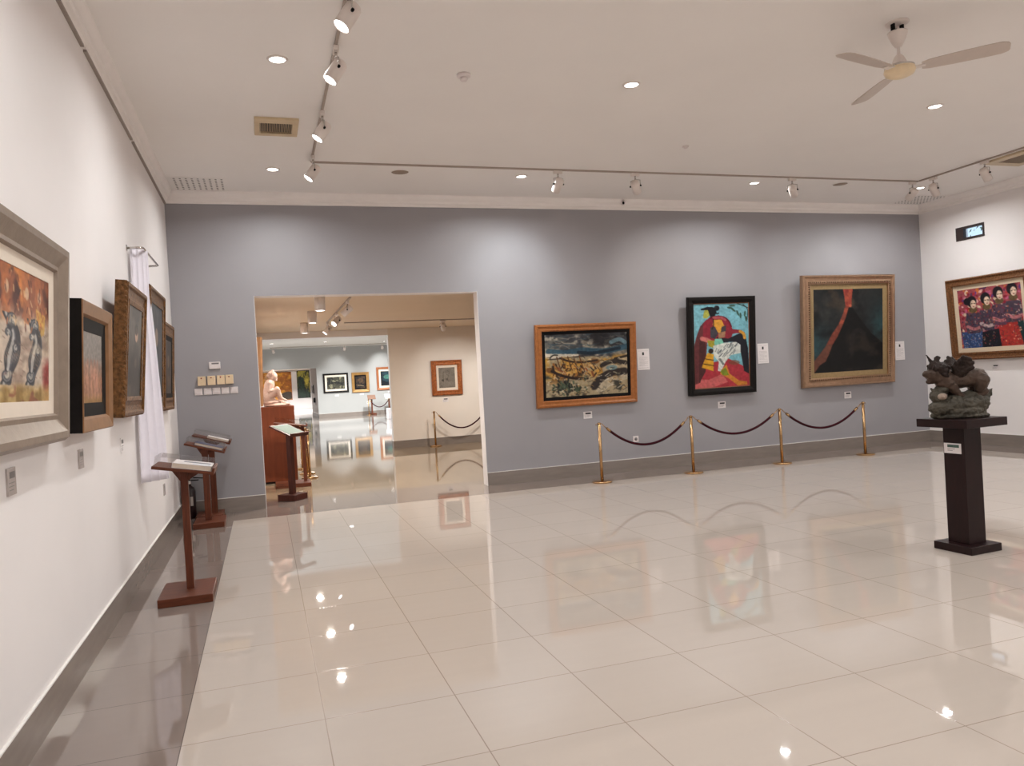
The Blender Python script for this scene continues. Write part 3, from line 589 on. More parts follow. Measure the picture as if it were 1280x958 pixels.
p = Pic(60, 70, (60, 48, 40)); p.cloud(4, 4, 95, (34, 28, 26), .4, .65); p.ell(.5, .4, .14, .12, (120, 96, 78), .7); p.ell(.5, .75, .2, .1, (90, 70, 60), .6); p.grain(.14, 3, 20)
painting('small gilt framed dark painting, last on the left wall by the corner', (XL+0.012, 8.92, 1.36), 0.86, 0.92, 'left', 3.0, ornprof(0.06, 0.13), M_FR_GOLD, p, [('dark_liner', .05, M_MAT_BLACK, .05)], (0.012, .012, .034, .05))

# --- second room
p = Pic(60, 70, (126, 118, 108)); p.cloud(3, 4, 101, (112, 104, 96), .4, .7)
p.line([(.3, .2), (.28, .45), (.3, .7)], .012, (60, 56, 52), .7); p.line([(.5, .35), (.62, .42), (.52, .55), (.6, .7)], .012, (70, 64, 60), .7); p.ell(.25, .62, .06, .05, (48, 44, 42), .7); p.ell(.5, .58, .07, .05, (70, 64, 60), .6); p.line([(.55, .15), (.65, .25), (.6, .35)], .01, (80, 74, 70), .6); p.grain(.1, 3, 20)
painting('red gold carved frame with grey drawing in the second room', (4.115, Y3-0.01, 1.165), 0.735, 0.82, 'back', 2.0, ornprof(0.05, 0.115), M_FR_ORANGE, p, [('cream_mat', .06, M_MAT_CREAM, .03)], (0.02, .014, .04, .045))
p = Pic(40, 40, (90, 70, 50)); p.cloud(4, 4, 111, (50, 40, 34), .4, .6)
painting('brown framed painting seen edge on inside the doorway', (-0.13, 12.05, 1.29), 1.5, 0.98, 'left', 2.0, woodprof(.12, .12), M_FR_BROWN, p)
# --- third room, grey wall
p = Pic(60, 44, (70, 68, 56)); p.cloud(6, 5, 121, (36, 36, 34), .42, .6); p.cloud(7, 5, 123, (140, 136, 110), .55, .7); p.grain(.2, 3, 20)
painting('black framed landscape with white mat on the far grey wall', (3.525, YG-0.01, 1.215), 1.26, 0.99, 'back', 1.5, woodprof(.05, .09), M_FR_BLACK, p, [('white_mat', .10, M_MAT_CREAM, .03)])
p = Pic(50, 56, (70, 52, 38)); p.cloud(6, 6, 131, (30, 26, 26), .42, .6); p.ell(.5, .35, .25, .2, (120, 90, 60), .5); p.line([(.2, .75), (.8, .8)], .04, (150, 130, 96), .7); p.grain(.2, 3, 20)
painting('gold framed dark painting, middle of three on the far grey wall', (4.765, YG-0.01, 1.165), 0.88, 1.03, 'back', 1.5, woodprof(.06, .14), mat('gold_wood_frame', S(164, 122, 66), .4, .2, var=.15), p, [('black_slip', .07, M_MAT_BLACK, .03)])
p = Pic(50, 60, (40, 62, 70)); p.cloud(6, 6, 141, (20, 28, 36), .42, .6); p.ell(.35, .4, .2, .15, (84, 140, 120), .7); p.ell(.6, .2, .2, .1, (110, 160, 180), .7); p.put(np.clip((p.v-.7)/.1, 0, 1), (22, 22, 28), .8); p.grain(.2, 3, 20)
painting('copper framed blue green painting cut by the white wall edge', (6.32, YG-0.01, 1.215), 1.45, 1.19, 'back', 1.5, woodprof(.06, .12), mat('copper_wood_frame', S(168, 104, 68), .4, .15, var=.15), p, [('cream_mat', .10, M_MAT_CREAM, .03)])
# --- fourth room
p = Pic(50, 70, (206, 142, 50)); p.cloud(5, 6, 151, (160, 96, 40), .5, .66); p.ell(.85, .85, .25, .14, (54, 48, 44), .9); p.ell(.2, .3, .14, .3, (214, 170, 130), .8); p.grain(.2, 3, 20)
painting('tall orange painting in the farthest room behind the statue', (1.05, Y4-0.02, 0.72), 2.15, 2.18, 'back', 0.5, [(0, 0), (0, .05), (.03, .05), (.03, 0)], M_FR_ORANGE, p)
p = Pic(40, 70, (150, 140, 60)); p.poly([(.1, .2), (.5, .25), (.6, .6), (.9, .8), (1, 1), (0, 1)], (46, 62, 50)); p.cloud(6, 6, 161, (40, 44, 40), .52, .66); p.ell(.75, .4, .15, .1, (196, 176, 70), .8); p.grain(.2, 3, 20)
painting('tall yellow green painting in the farthest room', (3.02, Y4-0.02, 0.80), 0.98, 2.14, 'back', 0.5, [(0, 0), (0, .05), (.03, .05), (.03, 0)], M_FR_BLACK, p)
p = Pic(30, 30, (120, 96, 70)); p.cloud(4, 4, 171, (60, 50, 40), .4, .6)
painting('tiny framed painting on the brown wall of the farthest room', (GX-0.005, 43.1, 1.22), 1.1, 0.46, 'right', 1.0, woodprof(.04, .06), M_DARKWOOD, p)

# ------------------------------------------------------------------ curtain on its bracket
t = thing('wall_curtain', 'white curtain hanging beside a gilt framed painting on the left wall', 'curtain', (XL, 7.12, 0))
rod = G(); rod.tube([(0.0, 0.0, 2.772), (0.115, 0.0, 2.778), (0.125, 0.02, 2.778), (0.125, 0.98, 2.778), (0.118, 1.0, 2.778), (0.0, 1.0, 2.772)], 0.010, 8)
for y in (0, 1.0): rod.box(0, 0.006, y-0.02, y+0.02, 2.75, 2.80)
obj('curtain_rod', rod, M_CHROME, t)
NU, NR = 60, 28; vs = []; fs = []
for r in range(NR+1):
    f = r/NR; z = 2.782-f*1.985
    ox = 0.125+(0.0 if f < .05 else 0.0)+0.085*max(0, (f-.22)/.78)**0.8*.75
    y0 = 0.025-0.18*f; y1 = 0.20-0.06*f
    for k in range(NU+1):
        u = k/NU
        x = 0.02+(ox-0.02)*min(1, u*1.5) if u < .66 else ox
        y = y0+(y1-y0)*u
        am = 0.016+0.012*f
        x += am*math.sin(u*9*PI+f*1.2)*(0.4+0.6*u); y += 0.012*math.cos(u*9*PI+f)
        vs.append((max(0.004, x), y-0.02*f, z))
for r in range(NR):
    for k in range(NU): a = r*(NU+1)+k; fs.append((a, a+1, a+NU+2, a+NU+1))
c = obj('curtain_cloth', G().add(vs, fs, True), mat('white_sheer_cloth', S(232, 226, 234), 0.8, var=0.02, scale=30, bump=0.05, bscale=150, sheen=0.2), t)
so = c.modifiers.new('thickness', 'SOLIDIFY'); so.thickness = 0.003

# ------------------------------------------------------------------ placards, sheets, switches
def placard(label, loc, w, h, wall, title=M_INKD, m=M_PAPER, group=None, rot=None):
    t = thing('wall_placard', label, 'label', loc, (0, 0, ROT[wall] if rot is None else rot), group)
    obj('plate', G().box(-w/2, w/2, -0.008, 0, 0, h), m, t)
    obj('printed_title', G().box(-w*.28, w*.36, -0.009, -0.008, h*.62, h*.86), title, t)
    g = G()
    for k in range(3): g.box(-w*.38, w*(.30-.08*k), -0.0088, -0.008, h*(.44-.13*k), h*(.47-.13*k))
    obj('printed_text', g, M_INK, t); return t
placard('small white placard below the boat painting', (4.475, YB, 0.833), 0.135, 0.10, 'back')
placard('small white placard below the portrait of the seated woman', (6.74, YB, 0.835), 0.135, 0.10, 'back')
placard('small white placard below the volcano painting', (9.145, YB, 0.835), 0.135, 0.108, 'back')
placard('small placard below the four dancers painting', (XR, 8.97, 1.19), 0.12, 0.08, 'right')
M_PLG = mat('clear_grey_acrylic_plate', S(190, 180, 176), 0.25, var=0.05, scale=30)
placard('greyish placard under the large taupe framed painting', (XL, 3.70, 1.125), 0.11, 0.115, 'left', M_INK, M_PLG)
placard('greyish placard under the brown and black framed painting', (XL, 4.985, 1.115), 0.11, 0.11, 'left', M_INK, M_PLG)
placard('pale placard under the gilt portrait frame before the curtain', (XL, 6.33, 1.10), 0.11, 0.115, 'left', M_INK, M_WHITE)
placard('pale placard low on the left wall behind the front reading stand', (XL, 8.6, 0.49), 0.11, 0.115, 'left', M_INK, M_PLG)
placard('tiny white placard under the red gold frame in the second room', (4.06, Y3, 1.0), 0.14, 0.10, 'back')
placard('white placard under the black framed landscape on the far grey wall', (3.55, YG, 1.03), 0.20, 0.08, 'back', M_PAPER)
placard('white placard under the gold framed painting on the far grey wall', (4.80, YG, 1.03), 0.20, 0.08, 'back', M_PAPER)
placard('white placard under the copper framed painting on the far grey wall', (6.25, YG, 1.07), 0.20, 0.08, 'back', M_PAPER)
def sheet(label, loc):
    w, h = 0.20, 0.315
    t = thing('information_sheet', label, 'paper sheet', loc, (0, 0, 0), 'information sheets beside the paintings')
    obj('holder', G().box(-w/2, w/2, -0.006, 0, 0, h), M_PAPER, t, 0.002)
    obj('printed_picture', G().box(-.018, .014, -0.0068, -0.006, h*.70, h*.84), M_INKD, t)
    g = G().box(-w*.42, w*.42, -.0066, -.006, h*.90, h*.905).box(-w*.40, w*.42, -.0066, -.006, h*.09, h*.098)
    for k in range(9): g.box(-w*.36, w*(.36 if k % 4 < 3 else .1), -.0064, -.006, h*(.60-.05*k), h*(.607-.05*k))
    obj('printed_text', g, M_INK, t); return t
sheet('white information sheet right of the boat painting', (5.43, YB, 1.495))
sheet('white information sheet right of the seated woman portrait', (7.545, YB, 1.49))
sheet('white information sheet right of the volcano painting', (10.275, YB, 1.415))
def outlet(label, loc, s=0.09, wall='back'):
    t = thing('wall_socket', label, 'socket', loc, (0, 0, ROT[wall]))
    obj('cover_plate', G().box(-s/2, s/2, -.01, 0, -s/2, s/2), M_PLASTW, t, .003)
    obj('socket_well', G().cyl((0, -.0115, 0), (0, -.009, 0), s*.27, 20), M_INK, t)
    obj('contact', G().cyl((-.009, -.0125, 0), (-.009, -.011, 0), .004, 8).cyl((.009, -.0125, 0), (.009, -.011, 0), .004, 8), M_BLACK, t)
outlet('square white wall socket behind the first rope', (5.23, YB, 0.472))
outlet('square white wall socket on the far grey wall', (5.10, YG, 0.61), 0.14)
# controls by the door
t = thing('thermostat', 'white wall controller with grey display above the switches', 'thermostat', (-0.562, YB, 1.815))
obj('case', G().box(-.066, .066, -.022, 0, 0, .088), M_PLASTW, t, .004); obj('display', G().box(-.035, .05, -.0235, -.022, .058, .076), M_INK, t)
for k, x in enumerate((-.722, -.608, -.498, -.398)):
    t = thing('dimmer_switch', ['leftmost', 'second from left', 'third from left', 'rightmost'][k]+' of four cream dimmer boxes on the grey wall', 'switch', (x, YB, 1.612+.002*k), (0, 0, 0), 'cream dimmer boxes by the doorway')
    obj('case', G().box(-.046, .046, -.045, 0, 0, .115), M_CREAM, t, .004); obj('indicator_lamp', G().cyl((-.003, -.049, .092), (-.003, -.044, .092), .008, 10), M_RED, t)
for k, x in enumerate((-.768, -.662, -.560, -.455, -.350)):
    t = thing('light_switch', ['leftmost', 'second from left', 'middle', 'second from right', 'rightmost'][k]+' of five white switch plates under the cream dimmers', 'switch', (x, YB, 1.496), (0, 0, 0), 'white switch plates by the doorway')
    obj('plate', G().box(-.046, .046, -.012, 0, 0, .082), M_PLASTW, t, .003); obj('rocker', G().box(-.030, .030, -.016, -.012, .016, .066), M_PLASTW, t, .002)

# ------------------------------------------------------------------ rope barriers
def stanchion(label, loc, h=0.815, group='brass stanchions along the grey wall'):
    t = thing('stanchion', label, 'stanchion', loc, (0, 0, 0), group)
    obj('base', G().lathe([(.133, 0), (.137, .006), (.137, .016), (.128, .024), (.06, .032), (.034, .038), (0.0, .038)], 32), M_BRASS, t)
    obj('pole', G().lathe([(.0215, .028), (.0215, h-.012), (.0, h-.012)], 20), M_BRASS, t)
    obj('cap', G().lathe([(.024, h-.03), (.025, h-.008), (.018, h), (0, h+.002)], 20), M_BRASS, t)
    for s in (-1, 1): obj('hook', G().tube([(s*.018, 0, h-.02), (s*.035, 0, h-.014), (s*.048, 0, h-.02), (s*.05, 0, h-.032), (s*.04, 0, h-.036)], .004, 6), M_BRASS, t)
    return t
st0 = stanchion('brass stanchion nearest the doorway, below the boat painting', (4.30, 9.50, 0))
STX = [(4.30, 9.50), (5.70, 9.47), (7.19, 9.47), (8.71, 9.47)]
for (x, y), l in zip(STX[1:], ('second brass stanchion, between boat and woman paintings', 'third brass stanchion, between woman and volcano paintings', 'brass stanchion nearest the right wall, below the volcano painting')): dup(st0, (x, y, 0), l)
def rope(label, a, b, sag, h=0.785, r=0.017, group='maroon ropes along the grey wall'):
    a = Vector((a[0], a[1], h)); b = Vector((b[0], b[1], h)); d = (b-a); L = d.length; d.normalize()
    t = thing('barrier_rope', label, 'rope', a, (0, 0, 0), group)
    P = lambda u: (d*(0.05+(L-.10)*u))+Vector((0, 0, -sag*(1-((2*u-1)**2)*(1+.0)) ))
    obj('rope', G().tube([P(.07+.86*i/36) for i in range(37)], r, 10), M_VELVET, t)
    for (u0, u1, u2) in ((0.0, .045, .085), (1.0, .955, .915)):
        g = G().cyl(P(u1), P(u2), r*1.12, 12); g.tube([P(u0), P((u0+u1)/2)+Vector((0, 0, -.004)), P(u1)], .006, 8); obj('end_clip', g, M_BRASS, t)
    return t
rope('maroon rope hanging below the boat painting', STX[0], STX[1], .32)
rope('maroon rope hanging below the seated woman portrait', STX[1], STX[2], .28)
rope('maroon rope hanging below the volcano painting', STX[2], STX[3], .31)
G2 = 'brass stanchions in the second room'
dup(st0, (3.72, 17.38, 0), 'brass stanchion before the white wall of the second room', G2)
dup(st0, (5.04, 17.38, 0), 'brass stanchion half hidden behind the right door jamb', G2)
rope('maroon rope before the white wall of the second room', (3.72, 17.38), (5.04, 17.38), .40, group='maroon ropes in the second room')
dup(st0, (0.66, 13.25, 0), 'brass stanchion beside the wooden pedestal, nearest of three', G2)
dup(st0, (0.66, 13.95, 0), 'brass stanchion beside the wooden pedestal, middle of three', G2)
dup(st0, (0.62, 14.9, 0), 'brass stanchion beside the wooden pedestal, farthest of three', G2)
rope('maroon rope between the nearest two stanchions by the pedestal', (0.66, 13.25), (0.66, 13.95), .30, group='maroon ropes in the second room')
rope('maroon rope between the farthest two stanchions by the pedestal', (0.66, 13.95), (0.62, 14.9), .30, group='maroon ropes in the second room')

# ------------------------------------------------------------------ reading stands
def reading_stand(label, x, y, bx0, bx1, by0, by1, hz, pz, slope, bw=.46, bd=.40, px=None, base_h=.06, acr=.072, m=M_WOOD, cover=True, post=.026, rz=0.0):
    """pz: height of the board's middle; slope: fall towards +x in radians"""
    t = thing('reading_stand', label, 'reading stand', (x, y, 0), (0, 0, rz))
    px = 0 if px is None else px-x
    obj('base', G().box(bx0-x, bx1-x, by0-y, by1-y, 0, base_h), M_WOODH if m is M_WOOD else m, t, .004)
    obj('post', G().box(px-post, px+post, -post, post, base_h, pz-.02), m, t, .003)
    B = Matrix.Translation((0, 0, pz)) @ Matrix.Rotation(slope, 4, 'Y')
    bo = obj('board', G().box(-bw/2, bw/2, -bd/2, bd/2, -.022, 0, B), M_WOODH if m is M_WOOD else m, t, .003)
    lg = G().box(bw/2-.018, bw/2, -bd/2, bd/2, 0, .03, B); obj('ledge', lg, M_WOODH if m is M_WOOD else m, t, .002)
    obj('bracket', G().prism([(-.11, pz-.022+.11*math.tan(slope)), (.11, pz-.022-.11*math.tan(slope)), (px+.03, pz-.10), (px-.03, pz-.10)], -.018, .018), m, t)
    if cover:
        a = G(); th = .004; x0, x1, y0, y1 = -bw/2+.01, bw/2-.022, -bd/2+.01, bd/2-.01
        a.box(x0, x1, y0, y1, acr-th, acr, B).box(x0, x0+th, y0, y1, 0.001, acr-th, B).box(x1-th, x1, y0, y1, 0.001, acr-th, B).box(x0+th, x1-th, y0, y0+th, 0.001, acr-th, B).box(x0+th, x1-th, y1-th, y1, .001, acr-th, B)
        obj('acrylic_cover', a, M_ACRYL, t)
    return t, Matrix.Translation((x, y, 0)) @ Matrix.Rotation(rz, 4, 'Z') @ B
def book(label, B, cx, cy, w, d, th, m_cover, rz=0.0, pages=True):
    M = B @ Matrix.Translation((cx, cy, 0.002)) @ Matrix.Rotation(rz, 4, 'Z')
    t = thing('book', label, 'book'); t.matrix_world = M
    t.location = M.translation; t.rotation_euler = M.to_euler()
    obj('cover', G().box(-w/2, w/2, -d/2, d/2, 0, .003).box(-w/2, w/2, -d/2, d/2, th-.003, th).box(-w/2, -w/2+.003, -d/2, d/2, .003, th-.003), m_cover, t)
    obj('pages', G().box(-w/2+.003, w/2-.004, -d/2+.004, d/2-.004, .003, th-.003), M_MAT_CREAM, t)
    return t
r1, B1 = reading_stand('wooden reading stand nearest the camera by the left wall', -0.585, 6.21, -0.80, -0.43, 5.94, 6.46, 0, 0.968, math.radians(11), .425, .40, -0.60)
bk = book('white covered open book under the acrylic cover of the front reading stand', B1, .055, -.035, .27, .30, .036, M_PAPER)
obj('cover_picture', G().box(-.07, .12, .0, .06, .036, .0366), mat('slate_print', S(84, 84, 96), .5, var=.1), bk)
obj('cover_label', G().box(.0, .12, -.12, -.03, .036, .0366), mat('pale_blue_print', S(196, 200, 210), .5, var=.05), bk)
r2, B2 = reading_stand('wooden reading stand with a blue book, second along the left wall', -0.665, 9.45, -0.83, -0.50, 9.20, 9.70, 0, 0.905, math.radians(17), .44, .40, -0.68, post=.034)
book('dark blue book on the second reading stand', B2, .035, -.02, .30, .28, .03, mat('navy_cover', S(58, 62, 92), .35, var=.15, scale=10))
r3, B3 = reading_stand('wooden reading stand in the corner before the switches', -0.625, 9.98, -0.845, -0.54, 9.74, 10.20, 0, 0.965, math.radians(17), .44, .36, -0.64, post=.034)
book('white book on the reading stand nearest the corner', B3, .07, -.05, .24, .22, .022, M_PAPER)
# second room
r4, B4 = reading_stand('dark wooden reading stand with pale sheet just inside the doorway', 0.30, 10.84, 0.16, 0.44, 10.70, 10.98, 0, 0.956, math.radians(22.5), .38, .38, .30, .085, m=M_REDDARK, cover=False, post=.035, rz=math.radians(-40))
sh = obj('paper_sheet', G().box(-.16, .15, -.16, .16, .001, .004, B4), mat('sheet_green_light_cast', S(112, 126, 118), .8, var=.05, scale=10)); tag(sh, 'pale sheet with painted green light cast lying on the dark reading stand inside the doorway', 'paper sheet')  # greenish cast of the light is put into the sheet's colour
r5, B5 = reading_stand('wooden reading stand with acrylic cover before the statue pedestal', 0.37, 12.42, 0.10, 0.62, 12.15, 12.66, 0, 0.97, math.radians(8), .50, .36, .55, .06, post=.025)
# third room
def small_stand(label, x, y, m_top):
    t = thing('reading_stand', label, 'reading stand', (x, y, 0))
    obj('base', G().box(-.2, .2, -.15, .15, 0, .08), M_WOOD, t, .005); obj('post', G().box(-.035, .035, -.035, .035, .08, .84), M_WOOD, t)
    B = Matrix.Translation((0, 0, .90)) @ Matrix.Rotation(math.radians(35), 4, 'X'); obj('board', G().box(-.2, .2, -.18, .18, -.025, 0, B), m_top, t, .004)
small_stand('small wooden lectern before the far grey wall', 5.18, 39.0, mat('brown_board', S(130, 100, 84), .5, var=.1))
small_stand('lectern with bright white top beside the white wall edge', 6.05, 39.0, M_PAPER)
dup(st0, (4.95, 38.5, 0), 'thin stanchion left of the small wooden lectern by the far grey wall', 'stanchions in the third room')
dup(st0, (6.05, 38.5, 0), 'stanchion under the bright topped lectern at the white wall edge', 'stanchions in the third room')
rope('maroon rope before the lecterns by the far grey wall', (4.95, 38.5), (6.05, 38.5), .40, .785, .022, 'maroon ropes in the third room')
tag(obj('display_block', G().box(5.04, 5.75, 32.8, 33.4, 0, .46), M_PLASTW, None, .01), 'low white block standing behind the white wall edge', 'plinth')
t = thing('hand_sanitiser_dispenser', 'small black and white dispenser on the brown wall of the farthest room', 'dispenser', (GX, 42.0, .62), (0, 0, -PI/2))
obj('case', G().box(-.18, .18, -.1, 0, .12, .38), M_BLACK, t, .02); obj('bottle', G().box(-.12, .12, -.09, 0, -.02, .12), M_PLASTW, t, .02)

# ------------------------------------------------------------------ fire extinguisher in the corner
t = thing('fire_extinguisher', 'dark fire extinguisher standing in the corner behind the reading stands', 'fire extinguisher', (-0.925, 10.10, 0))
obj('cylinder', G().lathe([(.0, 0), (.062, 0), (.068, .01), (.068, .33), (.055, .375), (.025, .395), (.022, .42), (0, .42)], 20), mat('dark_red_enamel', S(36, 18, 18), .3, var=.1, scale=10), t)
obj('valve', G().box(-.02, .02, -.02, .02, .42, .46), M_CHROME, t)
obj('handle', G().box(-.01, .11, -.012, .012, .455, .468).box(-.01, .12, -.012, .012, .49, .502, Matrix.Rotation(.12, 4, 'Y')).box(-.012, .012, -.012, .012, .45, .49), M_BLACK, t)
obj('hose', G().tube([(-.02, 0, .44), (-.05, -.05, .45), (-.08, -.06, .40), (-.084, -.062, .25), (-.075, -.058, .08), (-.07, -.055, .03)], .012, 8), M_BLACK, t)
obj('label_plate', G().box(.010, .040, -.071, -.058, .16, .27), mat('aged_label', S(180, 170, 162), .5, var=.05), t)

# ------------------------------------------------------------------ plinth and winged lion
PX, PY = 5.0, 4.45
t = thing('plinth', 'dark mahogany plinth carrying the winged lion', 'plinth', (PX, PY, 0), (0, 0, math.radians(3)))
obj('foot', G().box(-.158, .158, -.158, .158, 0, .058), M_DARKWOOD, t, .003)
obj('column', G().box(-.088, .088, -.088, .088, .058, .938), M_DARKWOOD, t, .002)
obj('top_slab', G().box(-.212, .212, -.212, .212, .938, 1.0), M_DARKWOOD, t, .003)
t = thing('plinth_label', 'white label with green bar fixed to the dark plinth', 'label', (PX, PY, 0), (0, 0, math.radians(3)))
obj('card', G().box(-.0905, -.0885, -.062, .082, .735, .812), M_PAPER, t); obj('green_title', G().box(-.0912, -.0905, -.045, .052, .780, .802), M_GREEN, t)
g = G().box(-.0911, -.0905, -.01, .052, .767, .771).box(-.0911, -.0905, .01, .052, .755, .759); obj('printed_text', g, M_INK, t)

def remeshed(name, g, m, parent, voxel, disp=0.0, dscale=40, smooth=3, clamp=False):
    me = g.mesh(name); o = bpy.data.objects.new(name+'_tmp', me); COL.objects.link(o)
    r = o.modifiers.new('r', 'REMESH'); r.mode = 'VOXEL'; r.voxel_size = voxel; r.use_smooth_shade = True
    s = o.modifiers.new('s', 'SMOOTH'); s.iterations = smooth; s.factor = 0.5
    dg = bpy.context.evaluated_depsgraph_get(); ev = o.evaluated_get(dg); me2 = bpy.data.meshes.new_from_object(ev)
    bpy.data.objects.remove(o); me2.name = name
    if clamp:
        for v in me2.vertices: v.co.z = max(v.co.z, 0.0)
    if disp:
        for v in me2.vertices:
            if clamp and v.co.z < .0005: continue
            n = v.normal; q = v.co*dscale
            v.co += n*disp*(noise.noise(q)+0.5*noise.noise(q*2.3))
    me2.polygons.foreach_set('use_smooth', [True]*len(me2.polygons)); me2.materials.clear(); me2.materials.append(m); me2.update()
    return obj(name, me2, None, parent)
M_BRONZE = mat('dark_bronze', S(74, 60, 52), 0.36, 0.5, var=0.35, scale=18, bump=.3, bscale=60, spec=0.22)
M_BRONZED = mat('blackened_bronze', S(42, 32, 28), 0.5, 0.35, var=0.35, scale=25, bump=.4, bscale=70, spec=0.22)
M_VERD = mat('green_bronze_rock', S(72, 67, 58), 0.55, 0.25, var=0.35, scale=14, bump=.5, bscale=50, spec=0.22)
K = 0.000468
def q(cx, cy, d=0.0): return ((cx-470)*K, d, (792-cy)*K)
lion = thing('winged_lion_sculpture', 'bronze winged lion sculpture on a rocky base, standing on the dark plinth', 'sculpture', (PX+.005, PY, 1.0), (0, 0, math.radians(-19)))
lion.scale = (1.55, 1.45, 1.5)
g = G()   # rock and the beast's head that juts out of it
g.ell(q(470, 770), (.135, .085, .022)); g.ell(q(460, 720), (.125, .085, .04)); g.ell(q(450, 650), (.125, .08, .052)); g.ell(q(300, 680), (.07, .07, .045)); g.ell(q(600, 640), (.075, .07, .05)); g.ell(q(640, 740), (.035, .06, .04)); g.ell(q(215, 665), (.03, .05, .025))
g.ell(q(240, 555), (.036, .05, .034)); g.cap(q(240, 480), q(300, 500), .018, .022); g.cap(q(185, 480), q(200, 510), .008, .010); g.cap(q(175, 468), q(185, 480), .007, .007); g.ell(q(280, 480), (.03, .045, .02)); g.ell(q(560, 570), (.05, .05, .03)); g.ell(q(690, 620), (.035, .03, .03))
for a, b, r1_, r2_ in (((690, 620), (740, 580), .018, .016), ((740, 580), (775, 545), .016, .015), ((775, 545), (800, 500), .014, .006)): g.cap(q(*a), q(*b), r1_, r2_)
g.cap(q(180, 760), q(300, 770), .012, .016); g.cap(q(700, 775), q(760, 790), .014, .006)
remeshed('rock_base', g, M_VERD, lion, .004, .007, 48, 2, True)
obj('pale_eye', G().ell(q(240, 550, -.044), (.024, .010, .017), n=16, m=10).ell(q(236, 552, -.053), (.008, .004, .006)), mat('worn_bronze', S(150, 132, 118), .45, .3, var=.25, scale=60), lion)
g = G()   # lion body: chest, trunk, hindquarters, legs, head
g.cap(q(340, 375), q(480, 385), .052, .045); g.cap(q(480, 385), q(660, 365), .043, .046); g.ell(q(668, 385), (.040, .048, .05)); g.ell(q(330, 385), (.05, .055, .056))
for d in (-.03, .03):
    g.cap(q(670, 400, d), q(645, 490, d), .036, .026); g.cap(q(645, 490, d), q(700, 520, d), .022, .017); g.cap(q(700, 520, d), q(640, 560, d), .017, .016); g.cap(q(640, 560, d), q(585, 560, d), .015, .012)
    g.cap(q(330, 420, d), q(400, 510, d), .028, .02); g.cap(q(400, 510, d), q(490, 590, d), .018, .014); g.cap(q(490, 590, d), q(520, 600, d), .015, .013)
g.cap(q(330, 360), q(250, 330), .045, .042); g.ell(q(210, 318), (.038, .040, .038)); g.cap(q(185, 308), q(132, 305), .025, .019); g.cap(q(195, 372), q(150, 390), .020, .013); g.ell(q(118, 298), (.013, .016, .011)); g.cap(q(140, 328, -.012), q(140, 350, -.012), .005, .002); g.cap(q(140, 328, .012), q(140, 350, .012), .005, .002)
g.ell(q(175, 285, -.02), (.012, .008, .008)); g.ell(q(175, 285, .02), (.012, .008, .008))
remeshed('lion_body', g, M_BRONZE, lion, .004, .0025, 70, 3)
g = G()   # mane, crest and horn
for i in range(40):
    a = random.uniform(0, 2*PI); x = random.uniform(230, 320); rr = random.uniform(.03, .05); c = q(x, 300); g.ell((c[0], c[1]+rr*math.cos(a), c[2]+rr*math.sin(a)), (.014, .011, .011))
g.ell(q(275, 290), (.042, .044, .05)); g.ell(q(215, 225), (.024, .028, .03)); g.cap(q(195, 190), q(168, 135), .011, .006); g.cap(q(168, 135), q(142, 98), .006, .003); g.cap(q(255, 200), q(250, 150), .014, .010); g.ell(q(235, 140), (.008, .008, .008)); g.ell(q(255, 128), (.009, .008, .008)); g.ell(q(275, 138), (.008, .008, .008)); g.cap(q(290, 250), q(310, 205), .014, .010); g.ell(q(200, 255), (.018, .026, .016)); g.cap(q(195, 260, -.028), q(185, 215, -.030), .01, .006); g.cap(q(195, 260, .028), q(185, 215, .030), .01, .006)
remeshed('mane', g, M_BRONZED, lion, .004, .003, 90, 1)
for d in (-1, 1):
    g = G(); root = Vector(q(430, 320, d*.03))
    for i, (tx, ty) in enumerate(((350, 235), (375, 200), (410, 175), (445, 140), (480, 150), (505, 165), (525, 205), (520, 255))):
        tip = Vector(q(tx, ty, d*(.055+.004*i))); g.cap(root.lerp(tip, .15), tip, .020, .010)
    g.ell(root, (.04, .018, .03))
    remeshed('wing', g, M_BRONZED, lion, .004, .003, 90, 1)

# ------------------------------------------------------------------ pedestal and statue in the second room
t = thing('wooden_pedestal', 'tall brown wooden pedestal under the pale statue in the second room', 'pedestal', (0.20, 13.2, 0))
obj('body', G().box(-.26, .26, -.27, .27, .03, 1.24), M_WOODPED, t, .004); obj('plinth_foot', G().box(-.25, .25, -.26, .26, 0, .03), M_DARKWOOD, t)
K2 = 0.00142
def s(cx, cy, d=0.0): return ((cx-240)*K2, d, (803-cy)*K2)
st = thing('seated_statue', 'pale pink stone statue of a seated bowed figure on the brown pedestal', 'statue', (0.195, 13.16, 1.24), (0, 0, math.radians(-4)))
g = G()
g.ell(s(235, 790), (.20, .16, .035)); g.ell(s(190, 755), (.15, .14, .05)); g.ell(s(160, 720), (.10, .12, .05)); g.ell(s(310, 780), (.11, .10, .03)); g.cap(s(330, 770), s(385, 795), .035, .02)
remeshed('stone_base', g, mat('pink_stone_base', S(190, 160, 145), .6, var=.08, scale=10), st, .009, .008, 16, 3, True)
g = G()
g.cap(s(145, 685), s(150, 640), .085, .078); g.cap(s(150, 640), s(172, 560), .075, .085); g.cap(s(172, 560), s(180, 535), .085, .078); g.cap(s(185, 525), s(205, 490), .040, .034)
g.ell(s(222, 455), (.062, .052, .072), Matrix.Rotation(.35, 3, 'Y')); g.ell(s(258, 480), (.014, .012, .016)); g.ell(s(248, 500), (.022, .022, .016))
